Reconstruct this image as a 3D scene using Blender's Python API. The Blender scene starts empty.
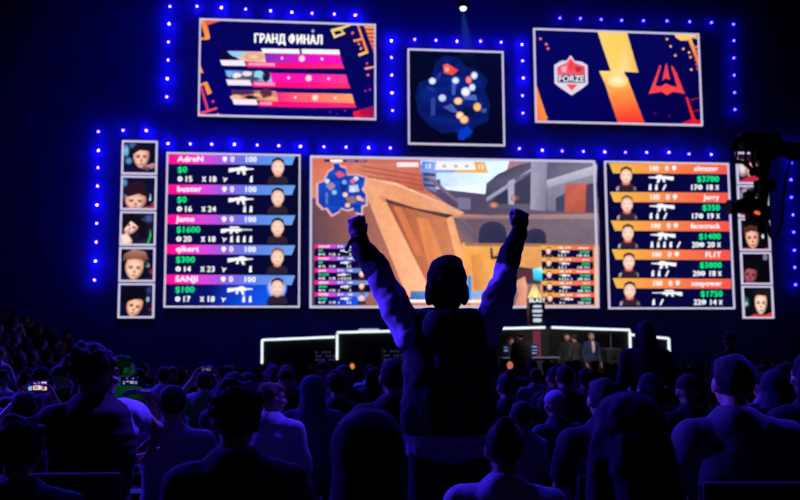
import bpy, bmesh, math, random
from mathutils import Vector, Matrix, noise
from mathutils.geometry import tessellate_polygon
random.seed(7)
SC = bpy.context.scene
COL = SC.collection
SC.view_settings.view_transform = 'Standard'
SC.view_settings.look = 'None'
PI = math.pi

# ------------------------------------------------------------------ camera
CAM = Vector((0, 0, 1.33))
FPX = 1000.0
YAW, PITCH, ROLL = math.radians(6.79), math.radians(6.42), math.radians(-0.37)
_f0 = Vector((math.sin(YAW), math.cos(YAW), 0)); _r0 = Vector((math.cos(YAW), -math.sin(YAW), 0)); _u0 = Vector((0, 0, 1))
FWD = _f0*math.cos(PITCH) + _u0*math.sin(PITCH)
_u = _u0*math.cos(PITCH) - _f0*math.sin(PITCH)
RGT = _r0*math.cos(ROLL) + _u*math.sin(ROLL)
UPV = _u*math.cos(ROLL) - _r0*math.sin(ROLL)
cd = bpy.data.cameras.new('camera'); co = bpy.data.objects.new('camera', cd); COL.objects.link(co)
M = Matrix((RGT, UPV, -FWD)).transposed().to_4x4(); M.translation = CAM
co.matrix_world = M
cd.sensor_width = 36; cd.lens = 36*FPX/800
cd.dof.use_dof = True; cd.dof.focus_distance = 4.9; cd.dof.aperture_fstop = 3.5
cd.clip_end = 200
SC.camera = co

def at(px, py, Y):
    """photo pixel -> the point of the hall at distance Y from the camera row"""
    d = FWD*FPX + RGT*(px-400) - UPV*(py-250)
    return CAM + d*(Y/d.y)
def gx(px, Y):
    return at(px, 362, Y).x
def gz(py, Y, px=400):
    return at(px, py, Y).z

# ------------------------------------------------------------------ materials
def lin(c):
    return tuple((v/255/12.92 if v/255 <= 0.04045 else ((v/255+0.055)/1.055)**2.4) for v in c[:3])
_mats = {}
def mat(name, rgb, rough=0.7, metal=0.0, vary=0.15, scale=8.0, sheen=0.0):
    if name in _mats: return _mats[name]
    m = bpy.data.materials.new(name); m.use_nodes = True
    nt = m.node_tree; b = nt.nodes['Principled BSDF']
    c = lin(rgb)
    tc = nt.nodes.new('ShaderNodeTexCoord'); nz = nt.nodes.new('ShaderNodeTexNoise'); nz.inputs['Scale'].default_value = scale
    nz.inputs['Detail'].default_value = 4
    cr = nt.nodes.new('ShaderNodeValToRGB')
    cr.color_ramp.elements[0].position = .3; cr.color_ramp.elements[1].position = .7
    cr.color_ramp.elements[0].color = (*[v*(1-vary) for v in c], 1)
    cr.color_ramp.elements[1].color = (*[min(1, v*(1+vary)) for v in c], 1)
    nt.links.new(tc.outputs['Object'], nz.inputs['Vector'])
    nt.links.new(nz.outputs['Fac'], cr.inputs['Fac'])
    nt.links.new(cr.outputs['Color'], b.inputs['Base Color'])
    b.inputs['Roughness'].default_value = rough; b.inputs['Metallic'].default_value = metal
    if sheen: b.inputs['Sheen Weight'].default_value = sheen
    _mats[name] = m
    return m
def emit(name, rgb, strength=1.0, raw=False):
    if name in _mats: return _mats[name]
    m = bpy.data.materials.new(name); m.use_nodes = True
    nt = m.node_tree; nt.nodes.clear()
    o = nt.nodes.new('ShaderNodeOutputMaterial'); e = nt.nodes.new('ShaderNodeEmission')
    e.inputs['Color'].default_value = (*(rgb if raw else lin(rgb)), 1); e.inputs['Strength'].default_value = strength
    nt.links.new(e.outputs[0], o.inputs[0])
    _mats[name] = m
    return m
def picture_mat(name, strength=1.0, grain=0.0, scale=3.0):
    if name in _mats: return _mats[name]
    m = bpy.data.materials.new(name); m.use_nodes = True
    nt = m.node_tree; nt.nodes.clear()
    o = nt.nodes.new('ShaderNodeOutputMaterial'); e = nt.nodes.new('ShaderNodeEmission')
    a = nt.nodes.new('ShaderNodeAttribute'); a.attribute_name = 'Col'
    e.inputs['Strength'].default_value = strength
    if grain:
        tc = nt.nodes.new('ShaderNodeTexCoord'); nz = nt.nodes.new('ShaderNodeTexNoise')
        nz.inputs['Scale'].default_value = scale; nz.inputs['Detail'].default_value = 6; nz.inputs['Roughness'].default_value = .6
        nt.links.new(tc.outputs['Object'], nz.inputs['Vector'])
        mr = nt.nodes.new('ShaderNodeMapRange'); mr.inputs['From Min'].default_value = .25; mr.inputs['From Max'].default_value = .75
        mr.inputs['To Min'].default_value = 1-grain; mr.inputs['To Max'].default_value = 1+grain
        nt.links.new(nz.outputs['Fac'], mr.inputs['Value'])
        vm = nt.nodes.new('ShaderNodeVectorMath'); vm.operation = 'SCALE'
        nt.links.new(a.outputs['Color'], vm.inputs[0]); nt.links.new(mr.outputs[0], vm.inputs['Scale'])
        nt.links.new(vm.outputs[0], e.inputs['Color'])
    else:
        nt.links.new(a.outputs['Color'], e.inputs['Color'])
    nt.links.new(e.outputs[0], o.inputs[0])
    _mats[name] = m
    return m

BLACK = mat('matte_black', (16, 16, 20), .6)
DARKMETAL = mat('dark_metal', (38, 38, 44), .4, .7)
CASE = mat('screen_casing', (14, 14, 18), .6)

# ------------------------------------------------------------------ objects
def tag(o, label, cat, group=None):
    o['label'] = label; o['category'] = cat
    if group: o['group'] = group
    return o
def thing(name, label, cat, loc=(0, 0, 0), rz=0, group=None):
    o = bpy.data.objects.new(name, None); COL.objects.link(o)
    o.empty_display_size = .1
    o.location = loc; o.rotation_euler = (0, 0, rz)
    return tag(o, label, cat, group)
def link_mesh(name, me, parent=None, world=True):
    o = bpy.data.objects.new(name, me); COL.objects.link(o)
    if parent is not None:
        o.parent = parent
        if world:   # vertices were given in world space
            o.matrix_parent_inverse = Matrix.LocRotScale(parent.location, parent.rotation_euler, parent.scale).inverted()
    return o
def obj(name, bm, m, parent=None, world=True, smooth=False):
    me = bpy.data.meshes.new(name); bm.normal_update(); bm.to_mesh(me); bm.free()
    for x in (m if isinstance(m, (list, tuple)) else [m]): me.materials.append(x)
    if smooth:
        for p in me.polygons: p.use_smooth = True
    return link_mesh(name, me, parent, world)
def struct(name, bm, m, label=None):
    o = obj(name, bm, m); o['kind'] = 'structure'
    if label: o['label'] = label
    return o
def add_box(bm, lo, hi, mi=0, bevel=0.0):
    r = bmesh.ops.create_cube(bm, size=1)
    vs = r['verts']
    lo, hi = Vector(lo), Vector(hi)
    for v in vs:
        v.co = Vector(((v.co[i]+.5)*(hi[i]-lo[i])+lo[i]) for i in range(3))
    fs = {f for v in vs for f in v.link_faces}
    for f in fs: f.material_index = mi
    if bevel:
        es = {e for v in vs for e in v.link_edges}
        bmesh.ops.bevel(bm, geom=list(es), offset=bevel, segments=2, affect='EDGES', profile=.6)
def frame_to(d):
    d = Vector(d).normalized()
    a = Vector((0, 0, 1)) if abs(d.z) < .95 else Vector((1, 0, 0))
    x = a.cross(d).normalized(); y = d.cross(x)
    return Matrix((x, y, d)).transposed()
def add_tube(bm, p0, p1, r0, r1=None, seg=12, mi=0, cap=True):
    p0, p1 = Vector(p0), Vector(p1); r1 = r0 if r1 is None else r1
    R = frame_to(p1-p0)
    a, b = [], []
    for i in range(seg):
        t = 2*PI*i/seg; q = R @ Vector((math.cos(t), math.sin(t), 0))
        a.append(bm.verts.new(p0+q*r0)); b.append(bm.verts.new(p1+q*r1))
    for i in range(seg):
        f = bm.faces.new((a[i], a[(i+1) % seg], b[(i+1) % seg], b[i])); f.material_index = mi
    if cap:
        bm.faces.new(a[::-1]).material_index = mi; bm.faces.new(b).material_index = mi
def add_bar(bm, p0, p1, w, h, mi=0):
    """box beam between two points: w sideways, h upward"""
    p0, p1 = Vector(p0), Vector(p1); d = (p1-p0).normalized()
    s = d.cross(Vector((0, 0, 1)))
    s = s.normalized() if s.length > 1e-4 else Vector((1, 0, 0))
    u = s.cross(d).normalized()
    vs = []
    for p in (p0, p1):
        for a, b in ((-1, -1), (1, -1), (1, 1), (-1, 1)): vs.append(bm.verts.new(p+s*a*w/2+u*b*h/2))
    for q in ((3, 2, 1, 0), (4, 5, 6, 7), (0, 1, 5, 4), (1, 2, 6, 5), (2, 3, 7, 6), (3, 0, 4, 7)):
        bm.faces.new([vs[i] for i in q]).material_index = mi
def add_ell(bm, c, r, R=None, sub=3, mi=0):
    res = bmesh.ops.create_icosphere(bm, subdivisions=sub, radius=1)
    R = R or Matrix.Identity(3)
    for v in res['verts']:
        v.co = Vector(c) + R @ Vector((v.co.x*r[0], v.co.y*r[1], v.co.z*r[2]))
    if mi:
        for f in {f for v in res['verts'] for f in v.link_faces}: f.material_index = mi

# ------------------------------------------------------------------ flat screen pictures
SCREEN_Y = 34.0
_txt = {}
def text_tris(s, bold):
    k = (s, bold)
    if k in _txt: return _txt[k]
    cu = bpy.data.curves.new('lettering', 'FONT'); cu.body = s; cu.size = 1; cu.resolution_u = 3
    cu.space_character = 1.0 + bold*2.5
    o = bpy.data.objects.new('lettering', cu)
    me = bpy.data.meshes.new_from_object(o)
    me.calc_loop_triangles()
    vs = [(v.co.x, v.co.y) for v in me.vertices]; ts = [tuple(t.vertices) for t in me.loop_triangles]
    bpy.data.objects.remove(o); bpy.data.curves.remove(cu); bpy.data.meshes.remove(me)
    _txt[k] = (vs, ts)
    return _txt[k]

class Canvas:
    """a flat picture on the screen wall, measured in photograph pixels and laid out on the wall's own plane"""
    def __init__(s, Y=SCREEN_Y):
        s.Y = Y; s.v = []; s.f = []; s.c = []; s.mapf = None
    def pt(s, x, y, layer):
        if s.mapf: x, y = s.mapf(x, y)
        p = at(x, y, s.Y)
        p.y -= layer*.0025
        return p
    def add(s, pts, cols, tris, layer):
        b = len(s.v)
        for (x, y), c in zip(pts, cols):
            s.v.append(s.pt(x, y, layer)); s.c.append((*lin(c), 1))
        for t in tris: s.f.append(tuple(b+i for i in t))
    def poly(s, pts, col, layer=1):
        cols = col if isinstance(col[0], (tuple, list)) else [col]*len(pts)
        tris = tessellate_polygon([[Vector((x, y, 0)) for x, y in pts]])
        s.add(pts, cols, tris, layer)
    def rect(s, x0, y0, x1, y1, col, layer=1):
        s.poly([(x0, y0), (x1, y0), (x1, y1), (x0, y1)], col, layer)
    def strip(s, top, bot, cols, layer=1):
        """gradient band: lists of points along the top and bottom edges with one colour per station"""
        n = len(top)
        s.add(list(top)+list(bot), list(cols)+list(cols), [t for i in range(n-1) for t in ((i, i+1, n+i+1), (i, n+i+1, n+i))], layer)
    def ell(s, cx, cy, rx, ry, ci, co=None, layer=1, rot=0, n=20, mid=None):
        co = co or ci; pts = [(cx, cy)]; cols = [ci]
        ca, sa = math.cos(rot), math.sin(rot)
        rings = [(1, co)] if mid is None else [(mid, ci), (1, co)]
        for k, c in rings:
            for i in range(n):
                t = 2*PI*i/n; x, y = rx*k*math.cos(t), ry*k*math.sin(t)
                pts.append((cx+x*ca-y*sa, cy+x*sa+y*ca)); cols.append(c)
        tr = [(0, 1+i, 1+(i+1) % n) for i in range(n)]
        if len(rings) == 2:
            for i in range(n):
                a, b, c, d = 1+i, 1+(i+1) % n, 1+n+(i+1) % n, 1+n+i
                tr += [(a, b, c), (a, c, d)]
        s.add(pts, cols, tr, layer)
    def text(s, t, x, y, h, col, layer=3, align='l', bold=.02, slope=0.0, xs=1.0, shear=0.0, fit=None):
        """y is the baseline, h the capital height in pixels"""
        vs, ts = text_tris(t, bold)
        if not vs: return
        k = h/.70
        w = max(v[0] for v in vs)*k*xs
        if fit: xs *= fit/w; w = fit
        x0 = x - (w if align == 'r' else w/2 if align == 'c' else 0)
        b = bold*1.5*k
        for ox, oy in ((-b, 0), (b, 0), (0, -b*.7), (0, b*.7), (0, 0)) if bold else ((0, 0),):
            pts = [(x0+ox+vx*k*xs+vy*k*shear, y+oy-vy*k+slope*(vx*k*xs)) for vx, vy in vs]
            s.add(pts, [col]*len(pts), ts, layer)
    def build(s, name, m, parent):
        me = bpy.data.meshes.new(name)
        # faces toward the hall
        fs = []
        for t in s.f:
            a, b, c = (s.v[i] for i in t)
            fs.append(t if (b-a).cross(c-a).y < 0 else t[::-1])
        me.from_pydata(s.v, [], fs)
        ca = me.color_attributes.new('Col', 'FLOAT_COLOR', 'POINT')
        for i, c in enumerate(s.c): ca.data[i].color = c
        me.materials.append(m)
        return link_mesh(name, me, parent)

FRAME = emit('screen_edge_light', (205, 198, 232), 1.0)
def screen(name, label, x0, x1, z0, z1, t=.055, cat='screen', group=None, glow=FRAME):
    """x0..x1, z0..z1 on the wall plane (z relative to the camera height)"""
    z0 += CAM.z; z1 += CAM.z
    root = thing(name, label, cat, ((x0+x1)/2, SCREEN_Y+.2, z0), 0, group)
    bm = bmesh.new(); add_box(bm, (x0, SCREEN_Y+.02, z0), (x1, SCREEN_Y+.24, z1)); obj('casing', bm, CASE, root)
    bm = bmesh.new()
    a, b = SCREEN_Y-.05, SCREEN_Y+.03
    add_box(bm, (x0, a, z0), (x1, b, z0+t)); add_box(bm, (x0, a, z1-t), (x1, b, z1))
    add_box(bm, (x0, a, z0+t), (x0+t, b, z1-t)); add_box(bm, (x1-t, a, z0+t), (x1, b, z1-t))
    obj('frame', bm, glow, root)
    return root
def wall_px(x, z):
    """wall-plane point -> photograph pixel"""
    d = Vector((x, SCREEN_Y, z))
    w = d.dot(FWD)
    return 400+FPX*d.dot(RGT)/w, 250-FPX*d.dot(UPV)/w
def base_fill(cv, x0, x1, z0, z1, cols, layer=0):
    q = [wall_px(x0, z1), wall_px(x1, z1), wall_px(x1, z0), wall_px(x0, z0)]
    cv.poly(q, cols, layer)
PIC = picture_mat('screen_picture', 1.0)
GAME = picture_mat('game_picture', 1.3, .13, 3.5)

RECT = {'TL': (-2.872, 3.238, 8.409, 11.85), 'MAP': (4.361, 7.803, 7.565, 11.004), 'TR': (8.92, 15.128, 8.449, 11.901),
        'SL': (-3.892, .621, 1.869, 7.131), 'MAIN': (.946, 11.061, 1.85, 7.103), 'SR': (11.403, 16.05, 1.817, 7.098),
        'PL': (-5.373, -4.196, 1.478, 7.52), 'PR': (16.339, 17.499, 1.439, 7.52)}
NAVY = (6, 6, 92)
OR = (255, 150, 70); OY = (255, 205, 110); PK = (255, 40, 110)

# ---- grand final screen
def build_final():
    r = screen('led_screen', 'wide upper screen with the grand final title and three striped map banners', *RECT['TL'])
    c = Canvas(); base_fill(c, *RECT['TL'], [(5, 4, 88), (8, 8, 84), (6, 4, 100), (6, 2, 112)])
    # corner graphics
    c.poly([(200, 18.5), (206, 19), (210, 38), (208.5, 39.5), (200.5, 40), (200.5, 38), (205, 37)], [OR, (255, 110, 70), (255, 170, 80), OR, OR, OR, OR], 1)
    c.poly([(206, 19), (223, 20), (208, 25)], (235, 90, 70), 1)
    c.poly([(199, 62), (203.5, 73), (199, 73)], OR, 1)
    c.poly([(199.5, 84), (207, 81.5), (212, 93), (207.5, 95), (204, 85), (199.5, 86)], OR, 1)
    c.poly([(199.5, 86), (202, 86), (209, 109.5), (206.5, 110.5)], (220, 60, 110), 1)
    c.poly([(199, 112.5), (217, 107), (217.5, 109), (199, 115.5)], (255, 70, 90), 1)
    c.poly([(211, 115.5), (219, 113), (220, 116)], (255, 110, 80), 1)
    c.ell(213, 101.5, 1.3, 1.5, (230, 60, 110), None, 1)
    # right: hollow bracket, rail, striped flag, dots
    Y1 = (250, 215, 120)
    c.poly([(330.5, 29.5), (350, 24.3), (352, 25), (341.5, 29.5), (345.5, 34), (334, 38.5)], Y1, 1)
    c.poly([(333.5, 31.5), (340.5, 30.3), (342.3, 33), (335.5, 35.3)], (20, 14, 80), 2)
    c.poly([(357, 25.5), (359, 25.5), (368.5, 52), (366, 53)], (255, 140, 90), 1)
    c.poly([(353, 40), (362, 38), (362.5, 40), (354, 42)], (255, 160, 80), 1)
    c.poly([(358, 54), (367, 50.5), (368.5, 53), (359, 56.5)], (250, 195, 110), 1)
    for k in range(8):
        t0, t1 = k/8, (k+.72)/8
        xa = 364+11.5*t0; y0, y1 = 25.8+32*t0, 25.8+32*t1
        c.poly([(xa, y0), (375.5, y0+.4), (375.5, y1+.4), (xa+1, y1)], (255, 150-8*k, 80), 1)
    c.poly([(364.5, 67.5), (375, 66), (375, 67.5), (365, 70)], (255, 160, 120), 1)
    for x, y, s, q in ((313, 31, 1.6, (190, 150, 230)), (352.5, 33, 1.5, (240, 90, 110)), (359, 44, 1.4, (255, 120, 90)), (361, 48.5, 1.4, (250, 150, 110)),
                       (367, 63.5, 1.2, (220, 60, 200)), (368, 75, 1.4, (250, 90, 170)), (365.5, 91, 1.2, (150, 30, 190)), (370, 89.5, 1.2, (150, 40, 200)),
                       (330, 112, 1.2, (90, 20, 160)), (337, 114, 1.2, (70, 20, 150)), (345, 110.5, 1.2, (120, 30, 170))):
        c.ell(x, y, s, s, q, None, 1, n=10)
    c.poly([(353, 112), (375, 105.5), (375.3, 120), (354.5, 119)], [(255, 20, 60), (150, 20, 90), (200, 20, 90), (255, 20, 60)], 1)
    for k in range(5):
        c.poly([(361+3*k, 110-k), (362+3*k, 109.6-k), (363+3*k, 119.5), (362+3*k, 119.5)], (90, 10, 80), 2)
    c.build('display', PIC, r)
    c = Canvas(); c.text('ГРАНД ФИНАЛ', 254, 42.6, 8.6, (255, 255, 255), 3, bold=.03, slope=.024, shear=.0, fit=68)
    c.build('title_text', PIC, r)
    # banners: y of the left end, x offset
    for k, (dx, y) in enumerate(((0, 51.5), (6, 71.0), (12, 90.3))):
        b = Canvas(); sl = .022
        def q(x, yy): return (x, yy+(x-250)*sl)
        ca, cb, cc = (((120, 50, 190), (230, 20, 200), (255, 20, 190)), ((255, 20, 180), (255, 20, 180), (255, 60, 150)), ((255, 40, 130), (255, 110, 110), (255, 165, 110)))[k]
        x0, x1 = 219+dx, 340+dx
        # coloured bar
        b.strip([q(263+dx, y+1.5), q(300+dx, y+1.5), q(x1, y+1.5)], [q(265+dx, y+11), q(300+dx, y+11), q(x1+2.5, y+11)], [ca, cb, cc], 1)
        b.strip([q(246+dx, y+10.5), q(300+dx, y+10.5), q(x1+2.5, y+10.5)], [q(247+dx, y+16), q(300+dx, y+16), q(x1+4.5, y+15)], [(255, 20, 110), (255, 20, 130), (255, 50, 110)], 2)
        # map photo
        pc = [((130, 190, 245), (245, 190, 160), (250, 205, 175)), ((120, 190, 250), (70, 60, 100), (150, 215, 255)), ((90, 40, 110), (205, 130, 110), (235, 175, 140))][k]
        b.poly([q(x0, y), q(264+dx, y), q(266+dx, y+10.5), q(x0+4, y+9)], [pc[0], pc[1], pc[2], pc[1]], 2)
        if k == 0:
            b.poly([q(227, y+.5), q(245, y+1), q(240, y+7), q(232, y+5)], (150, 210, 250), 3); b.ell(254, y+5.3, 9.5, 3.8, (255, 215, 180), (225, 150, 130), 3)
            b.poly([q(x0, y), q(228, y), q(240, y+9), q(x0+4, y+9)], (14, 10, 60), 3)
        if k == 1:
            for ex, ey, w, h, cc2 in ((236, 5, 4.5, 3, (255, 235, 235)), (246, 3, 5, 2.5, (245, 225, 230)), (241, 7.5, 6, 1.6, (110, 90, 130)), (252, 8, 7, 2, (80, 70, 100)), (258, 4, 5, 4, (150, 215, 250)), (229, 3.5, 4, 2.4, (120, 190, 245)), (265, 5, 4, 6, (40, 20, 60))):
                b.ell(ex+1, y+ey-.2, w, h, cc2, None, 3)
        if k == 2:
            for ex, ey, w, h, cc2 in ((243, 2, 12, 2.5, (80, 40, 90)), (252, 7, 7, 2, (30, 20, 40)), (258, 5, 5, 2, (240, 190, 140)), (266, 3, 6, 5, (100, 40, 70)), (270, 8, 6, 2, (245, 170, 130)), (236, 7, 6, 2.5, (245, 190, 150))):
                b.ell(ex, y+ey, w, h, cc2, None, 3)
        # white tag and map name
        b.poly([q(x0+1, y+9.2), q(x0+25, y+9.2), q(x0+27, y+14.6), q(x0+3, y+14.6)], (250, 235, 250), 4)
        wn = (27, 21, 12)[k]
        b.poly([q(x0+29, y+11.2), q(x0+29+wn, y+11.2), q(x0+29+wn, y+14.2), q(x0+29, y+14.2)], (255, 150, 205), 4)
        if k == 0:
            b.poly([q(261, y-3.3), q(299, y-3.3), q(300, y+1.3), q(263, y+1.3)], (250, 245, 255), 4)
            b.poly([q(301.5, y-3.6), q(339, y-3.6), q(340, y+1.2), q(302, y+1.2)], (250, 245, 255), 4)
        for ddx, rr in ((282, 1.3), (302, 3.2), (322, 1.3)):
            X, Yy = q(ddx+dx*1.1, y+6)
            b.ell(X, Yy, rr, rr, (255, 245, 235), (255, 190, 210) if rr > 2 else (255, 215, 250), 4)
        b.build('map_banner', PIC, r)
build_final()

# ---- radar map screen
def build_map():
    r = screen('led_screen', 'square upper screen showing a blue radar map with coloured dots', *RECT['MAP'])
    c = Canvas(); base_fill(c, *RECT['MAP'], [(4, 8, 40), (4, 10, 52), (4, 4, 34), (4, 4, 38)])
    def z(x, y): return (400+x/4.545, 40+y/4.545)
    out = [(165, 95), (205, 70), (265, 80), (300, 120), (360, 140), (400, 180), (385, 230), (410, 290), (400, 370), (340, 395), (320, 445), (270, 455), (255, 420), (190, 425), (130, 385), (85, 340), (70, 260), (85, 195), (140, 170)]
    c.poly([z(*p) for p in out], (7, 26, 98), 1)
    inn = [(170, 120), (210, 85), (260, 100), (290, 140), (350, 150), (375, 190), (360, 240), (385, 290), (370, 350), (320, 375), (300, 430), (260, 415), (190, 405), (130, 360), (100, 320), (90, 240), (110, 200), (150, 180)]
    c.poly([z(*p) for p in inn], [(6, 18, 92), (10, 34, 130)]*9, 2)
    for p, q in (([(140, 265), (160, 260), (160, 340), (140, 345)], (44, 66, 150)), ([(195, 305), (235, 290), (265, 330), (240, 330)], (70, 92, 170)), ([(160, 180), (180, 145), (190, 150), (170, 185)], (40, 60, 150)),
                 ([(235, 200), (255, 200), (250, 250), (235, 250)], (60, 90, 190)), ([(285, 250), (345, 250), (350, 275), (290, 270)], (80, 105, 190)), ([(290, 300), (340, 310), (335, 345), (285, 335)], (4, 20, 60)),
                 ([(270, 410), (310, 390), (330, 420), (290, 455), (262, 450)], (6, 56, 200)), ([(115, 210), (150, 215), (165, 240), (130, 230)], (30, 50, 140)), ([(370, 315), (395, 310), (390, 330), (372, 330)], (60, 90, 170))):
        c.poly([z(*t) for t in p], q, 3)
    c.poly([z(*t) for t in ((195, 115), (215, 108), (265, 138), (240, 160), (200, 150))], [(255, 90, 80), (255, 110, 90), (240, 60, 60), (255, 80, 60), (250, 80, 70)], 4)
    c.build('display', PIC, r)
    for x, y, w, h, a, b in ((147, 187, 17, 16, (250, 245, 250), (130, 170, 250)), (252, 185, 18, 17, (235, 245, 255), (60, 130, 250)), (337, 162, 16, 18, (245, 245, 255), (130, 160, 240)),
                             (312, 182, 14, 18, (255, 150, 130), (240, 70, 70)), (192, 264, 18, 17, (215, 220, 245), (150, 170, 230)), (298, 236, 21, 21, (255, 250, 250), (190, 200, 250)), (328, 216, 15, 17, (235, 240, 255), (150, 180, 250)),
                             (264, 278, 20, 17, (255, 225, 170), (230, 150, 80)), (351, 305, 18, 20, (255, 200, 120), (235, 150, 70)), (272, 343, 18, 17, (255, 235, 200), (240, 160, 80)), (291, 362, 20, 19, (255, 215, 160), (235, 140, 70)), (214, 134, 11, 12, (255, 200, 190), (255, 110, 100))):
        d = Canvas(); X, Yv = z(x, y); d.ell(X, Yv, w/4.545, h/4.545, a, b, 6, mid=.45, n=14); d.build('map_marker', PIC, r)
build_map()

# ---- versus screen
def build_versus():
    r = screen('led_screen', 'wide upper screen with two team emblems either side of a lightning bolt', *RECT['TR'])
    c = Canvas(); base_fill(c, *RECT['TR'], [(4, 8, 92), (8, 6, 84), (6, 0, 62), (4, 2, 96)])
    def z(x, y): return (510+x/2.759, y/2.759)
    c.poly([z(*t) for t in ((70, 225), (84, 270), (100, 318), (104, 322), (100, 338), (70, 336))], [OR, OR, OR, OR, (255, 100, 60), (250, 90, 60)], 1)
    c.poly([z(*t) for t in ((452, 93), (512, 93), (518, 108), (500, 104), (524, 178), (524, 195), (492, 112), (470, 112), (458, 104))], [OY, OY, OR, OY, OR, (240, 110, 60), OR, OY, OY], 1)
    for k in range(6):
        c.poly([z(503+2.2*k, 128+12*k), z(523, 126+11*k), z(523, 132+11*k), z(505+2.2*k, 134+12*k)], (240, 140-12*k, 70), 2)
    c.poly([z(*t) for t in ((484, 268), (490, 268), (516, 342), (506, 342))], (240, 40, 50), 1)
    c.poly([z(*t) for t in ((495, 275), (523, 268), (523, 271), (496, 279))], (150, 20, 70), 1)
    c.poly([z(*t) for t in ((505, 306), (523, 302), (523, 305), (506, 309))], (150, 20, 70), 1)
    c.poly([z(*t) for t in ((474, 340), (500, 328), (527, 332), (527, 345), (476, 345))], (220, 20, 50), 1)
    for x, y in ((84, 107), (100, 122), (105, 134)): c.ell(*z(x, y), 1.4, 1.4, (240, 110, 130), None, 1, n=10)
    for x, y in ((433, 108), (443, 128), (456, 153), (478, 135), (494, 145), (498, 158), (500, 192), (440, 320), (400, 312)): c.ell(*z(x, y), 1.2, 1.2, (250, 190, 110) if y < 200 else (90, 10, 90), None, 1, n=10)
    c.build('display', PIC, r)
    c = Canvas(); YW = (255, 215, 110)
    c.poly([z(*t) for t in ((240, 84), (322, 88), (354, 200), (314, 198), (328, 226), (372, 341), (298, 340), (262, 232), (246, 196), (278, 196))],
           [YW, (255, 205, 95), (255, 190, 80), (255, 225, 150), (255, 190, 90), (250, 50, 50), (255, 60, 50), (255, 180, 90), (255, 225, 130), (255, 215, 110)], 2)
    c.ell(*z(296, 222), 11, 7, (255, 240, 190), (255, 215, 120), 3, mid=.3)
    c.poly([z(*t) for t in ((271, 262), (332, 238), (352, 290), (286, 302))], [(255, 150, 70), (255, 165, 80), (255, 110, 60), (255, 110, 60)], 3)
    c.poly([z(*t) for t in ((286, 302), (352, 290), (372, 341), (298, 340))], [(255, 110, 60), (255, 105, 60), (250, 40, 50), (255, 45, 45)], 3)
    c.build('lightning_bolt', PIC, r)
    c = Canvas()   # shield emblem with flame
    def s(x, y): return (525+x/4.547, 20+y/4.547)
    c.poly([s(*t) for t in ((133, 205), (165, 186), (190, 184), (207, 160), (226, 186), (258, 190), (284, 206), (286, 290), (262, 310), (212, 343), (160, 308), (134, 288))], (225, 215, 238), 2)
    c.poly([s(*t) for t in ((146, 214), (186, 196), (207, 172), (228, 196), (272, 212), (274, 250), (146, 250))], [(235, 90, 110), (245, 110, 120), (255, 130, 120), (245, 80, 90), (230, 70, 90), (230, 90, 110), (235, 110, 130)], 3)
    c.poly([s(*t) for t in ((150, 250), (272, 250), (274, 286), (148, 284))], (40, 30, 100), 3)
    c.poly([s(*t) for t in ((186, 292), (240, 292), (213, 322))], (255, 80, 90), 3)
    c.poly([s(*t) for t in ((196, 200), (208, 178), (222, 204), (214, 232), (202, 230))], (250, 60, 70), 4)
    c.poly([s(*t) for t in ((164, 216), (192, 208), (186, 238), (168, 236))], (250, 180, 190), 4)
    c.poly([s(*t) for t in ((226, 210), (258, 216), (252, 238), (230, 236))], (200, 40, 70), 4)
    c.text('FORZE', s(210, 0)[0], s(0, 280)[1], 6.0, (255, 255, 255), 5, 'c', .012, fit=25.5)
    c.build('team_emblem', PIC, r)
    c = Canvas(); RD = (255, 70, 75)
    def a(x, y): return (610+x/4.76, 25+y/4.76)
    c.poly([a(*t) for t in ((236, 190), (244, 196), (216, 290), (240, 294), (266, 278), (290, 290), (320, 296), (290, 196), (298, 196), (318, 230), (356, 328), (300, 318), (270, 334), (246, 318), (184, 328), (222, 232))],
           [(230, 60, 90)]*2+[RD]*7+[(230, 60, 90)]*2+[RD]*5, 2)
    c.poly([a(*t) for t in ((266, 184), (270, 184), (286, 262), (266, 254), (248, 264))], (240, 65, 85), 2)
    c.build('team_emblem', PIC, r)
build_versus()

# ---- small picture helpers
RIFLE = [[(0, .25), (.3, .2), (.32, .6), (.12, .75), (0, .8)], [(.3, .15), (.72, .15), (.72, .6), (.3, .6)], [(.72, .25), (1, .28), (1, .42), (.72, .5)],
         [(.36, .6), (.45, .6), (.42, 1.05), (.32, 1.0)], [(.52, .6), (.63, .6), (.69, 1.1), (.58, 1.15)], [(.45, 0), (.66, 0), (.66, .15), (.45, .15)]]
SNIPER = [[(0, .35), (.2, .3), (.26, .6), (.1, .85), (0, .9)], [(.2, .3), (.66, .3), (.66, .68), (.24, .68)], [(.66, .38), (1, .4), (1, .52), (.66, .52)],
          [(.28, .02), (.58, .02), (.58, .25), (.28, .25)], [(.3, .68), (.38, .68), (.35, 1.0), (.27, 1.0)], [(.46, .68), (.55, .68), (.55, .92), (.48, .92)]]
WH = (250, 250, 255)
def weapon(c, kind, x, y, w, h, flip=False, layer=4):
    for p in (SNIPER if kind == 's' else RIFLE):
        c.poly([(x+(1-u if flip else u)*w, y+v*h) for u, v in p], WH, layer)
def nade(c, x, y, k=1.0, layer=4):
    c.poly([(x-1.1*k, y-2*k), (x+1.1*k, y-2*k), (x+1.5*k, y+3*k), (x-1.5*k, y+3*k)], WH, layer); c.rect(x-.6*k, y-3.2*k, x+1.3*k, y-2*k, WH, layer)
def diamond(c, x, y, k=1.0, layer=4):
    c.ell(x, y, 2.7*k, 2.7*k, WH, None, layer, n=8); c.ell(x, y, .8*k, .8*k, (20, 20, 80), None, layer+1, n=8)
def cross(c, x, y, k=1.0, layer=4):
    for s in (1, -1):
        c.poly([(x-2.2*k, y-s*2.4*k), (x-1*k, y-s*2.7*k), (x+2.2*k, y+s*2.4*k), (x+1*k, y+s*2.7*k)], WH, layer)
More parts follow.
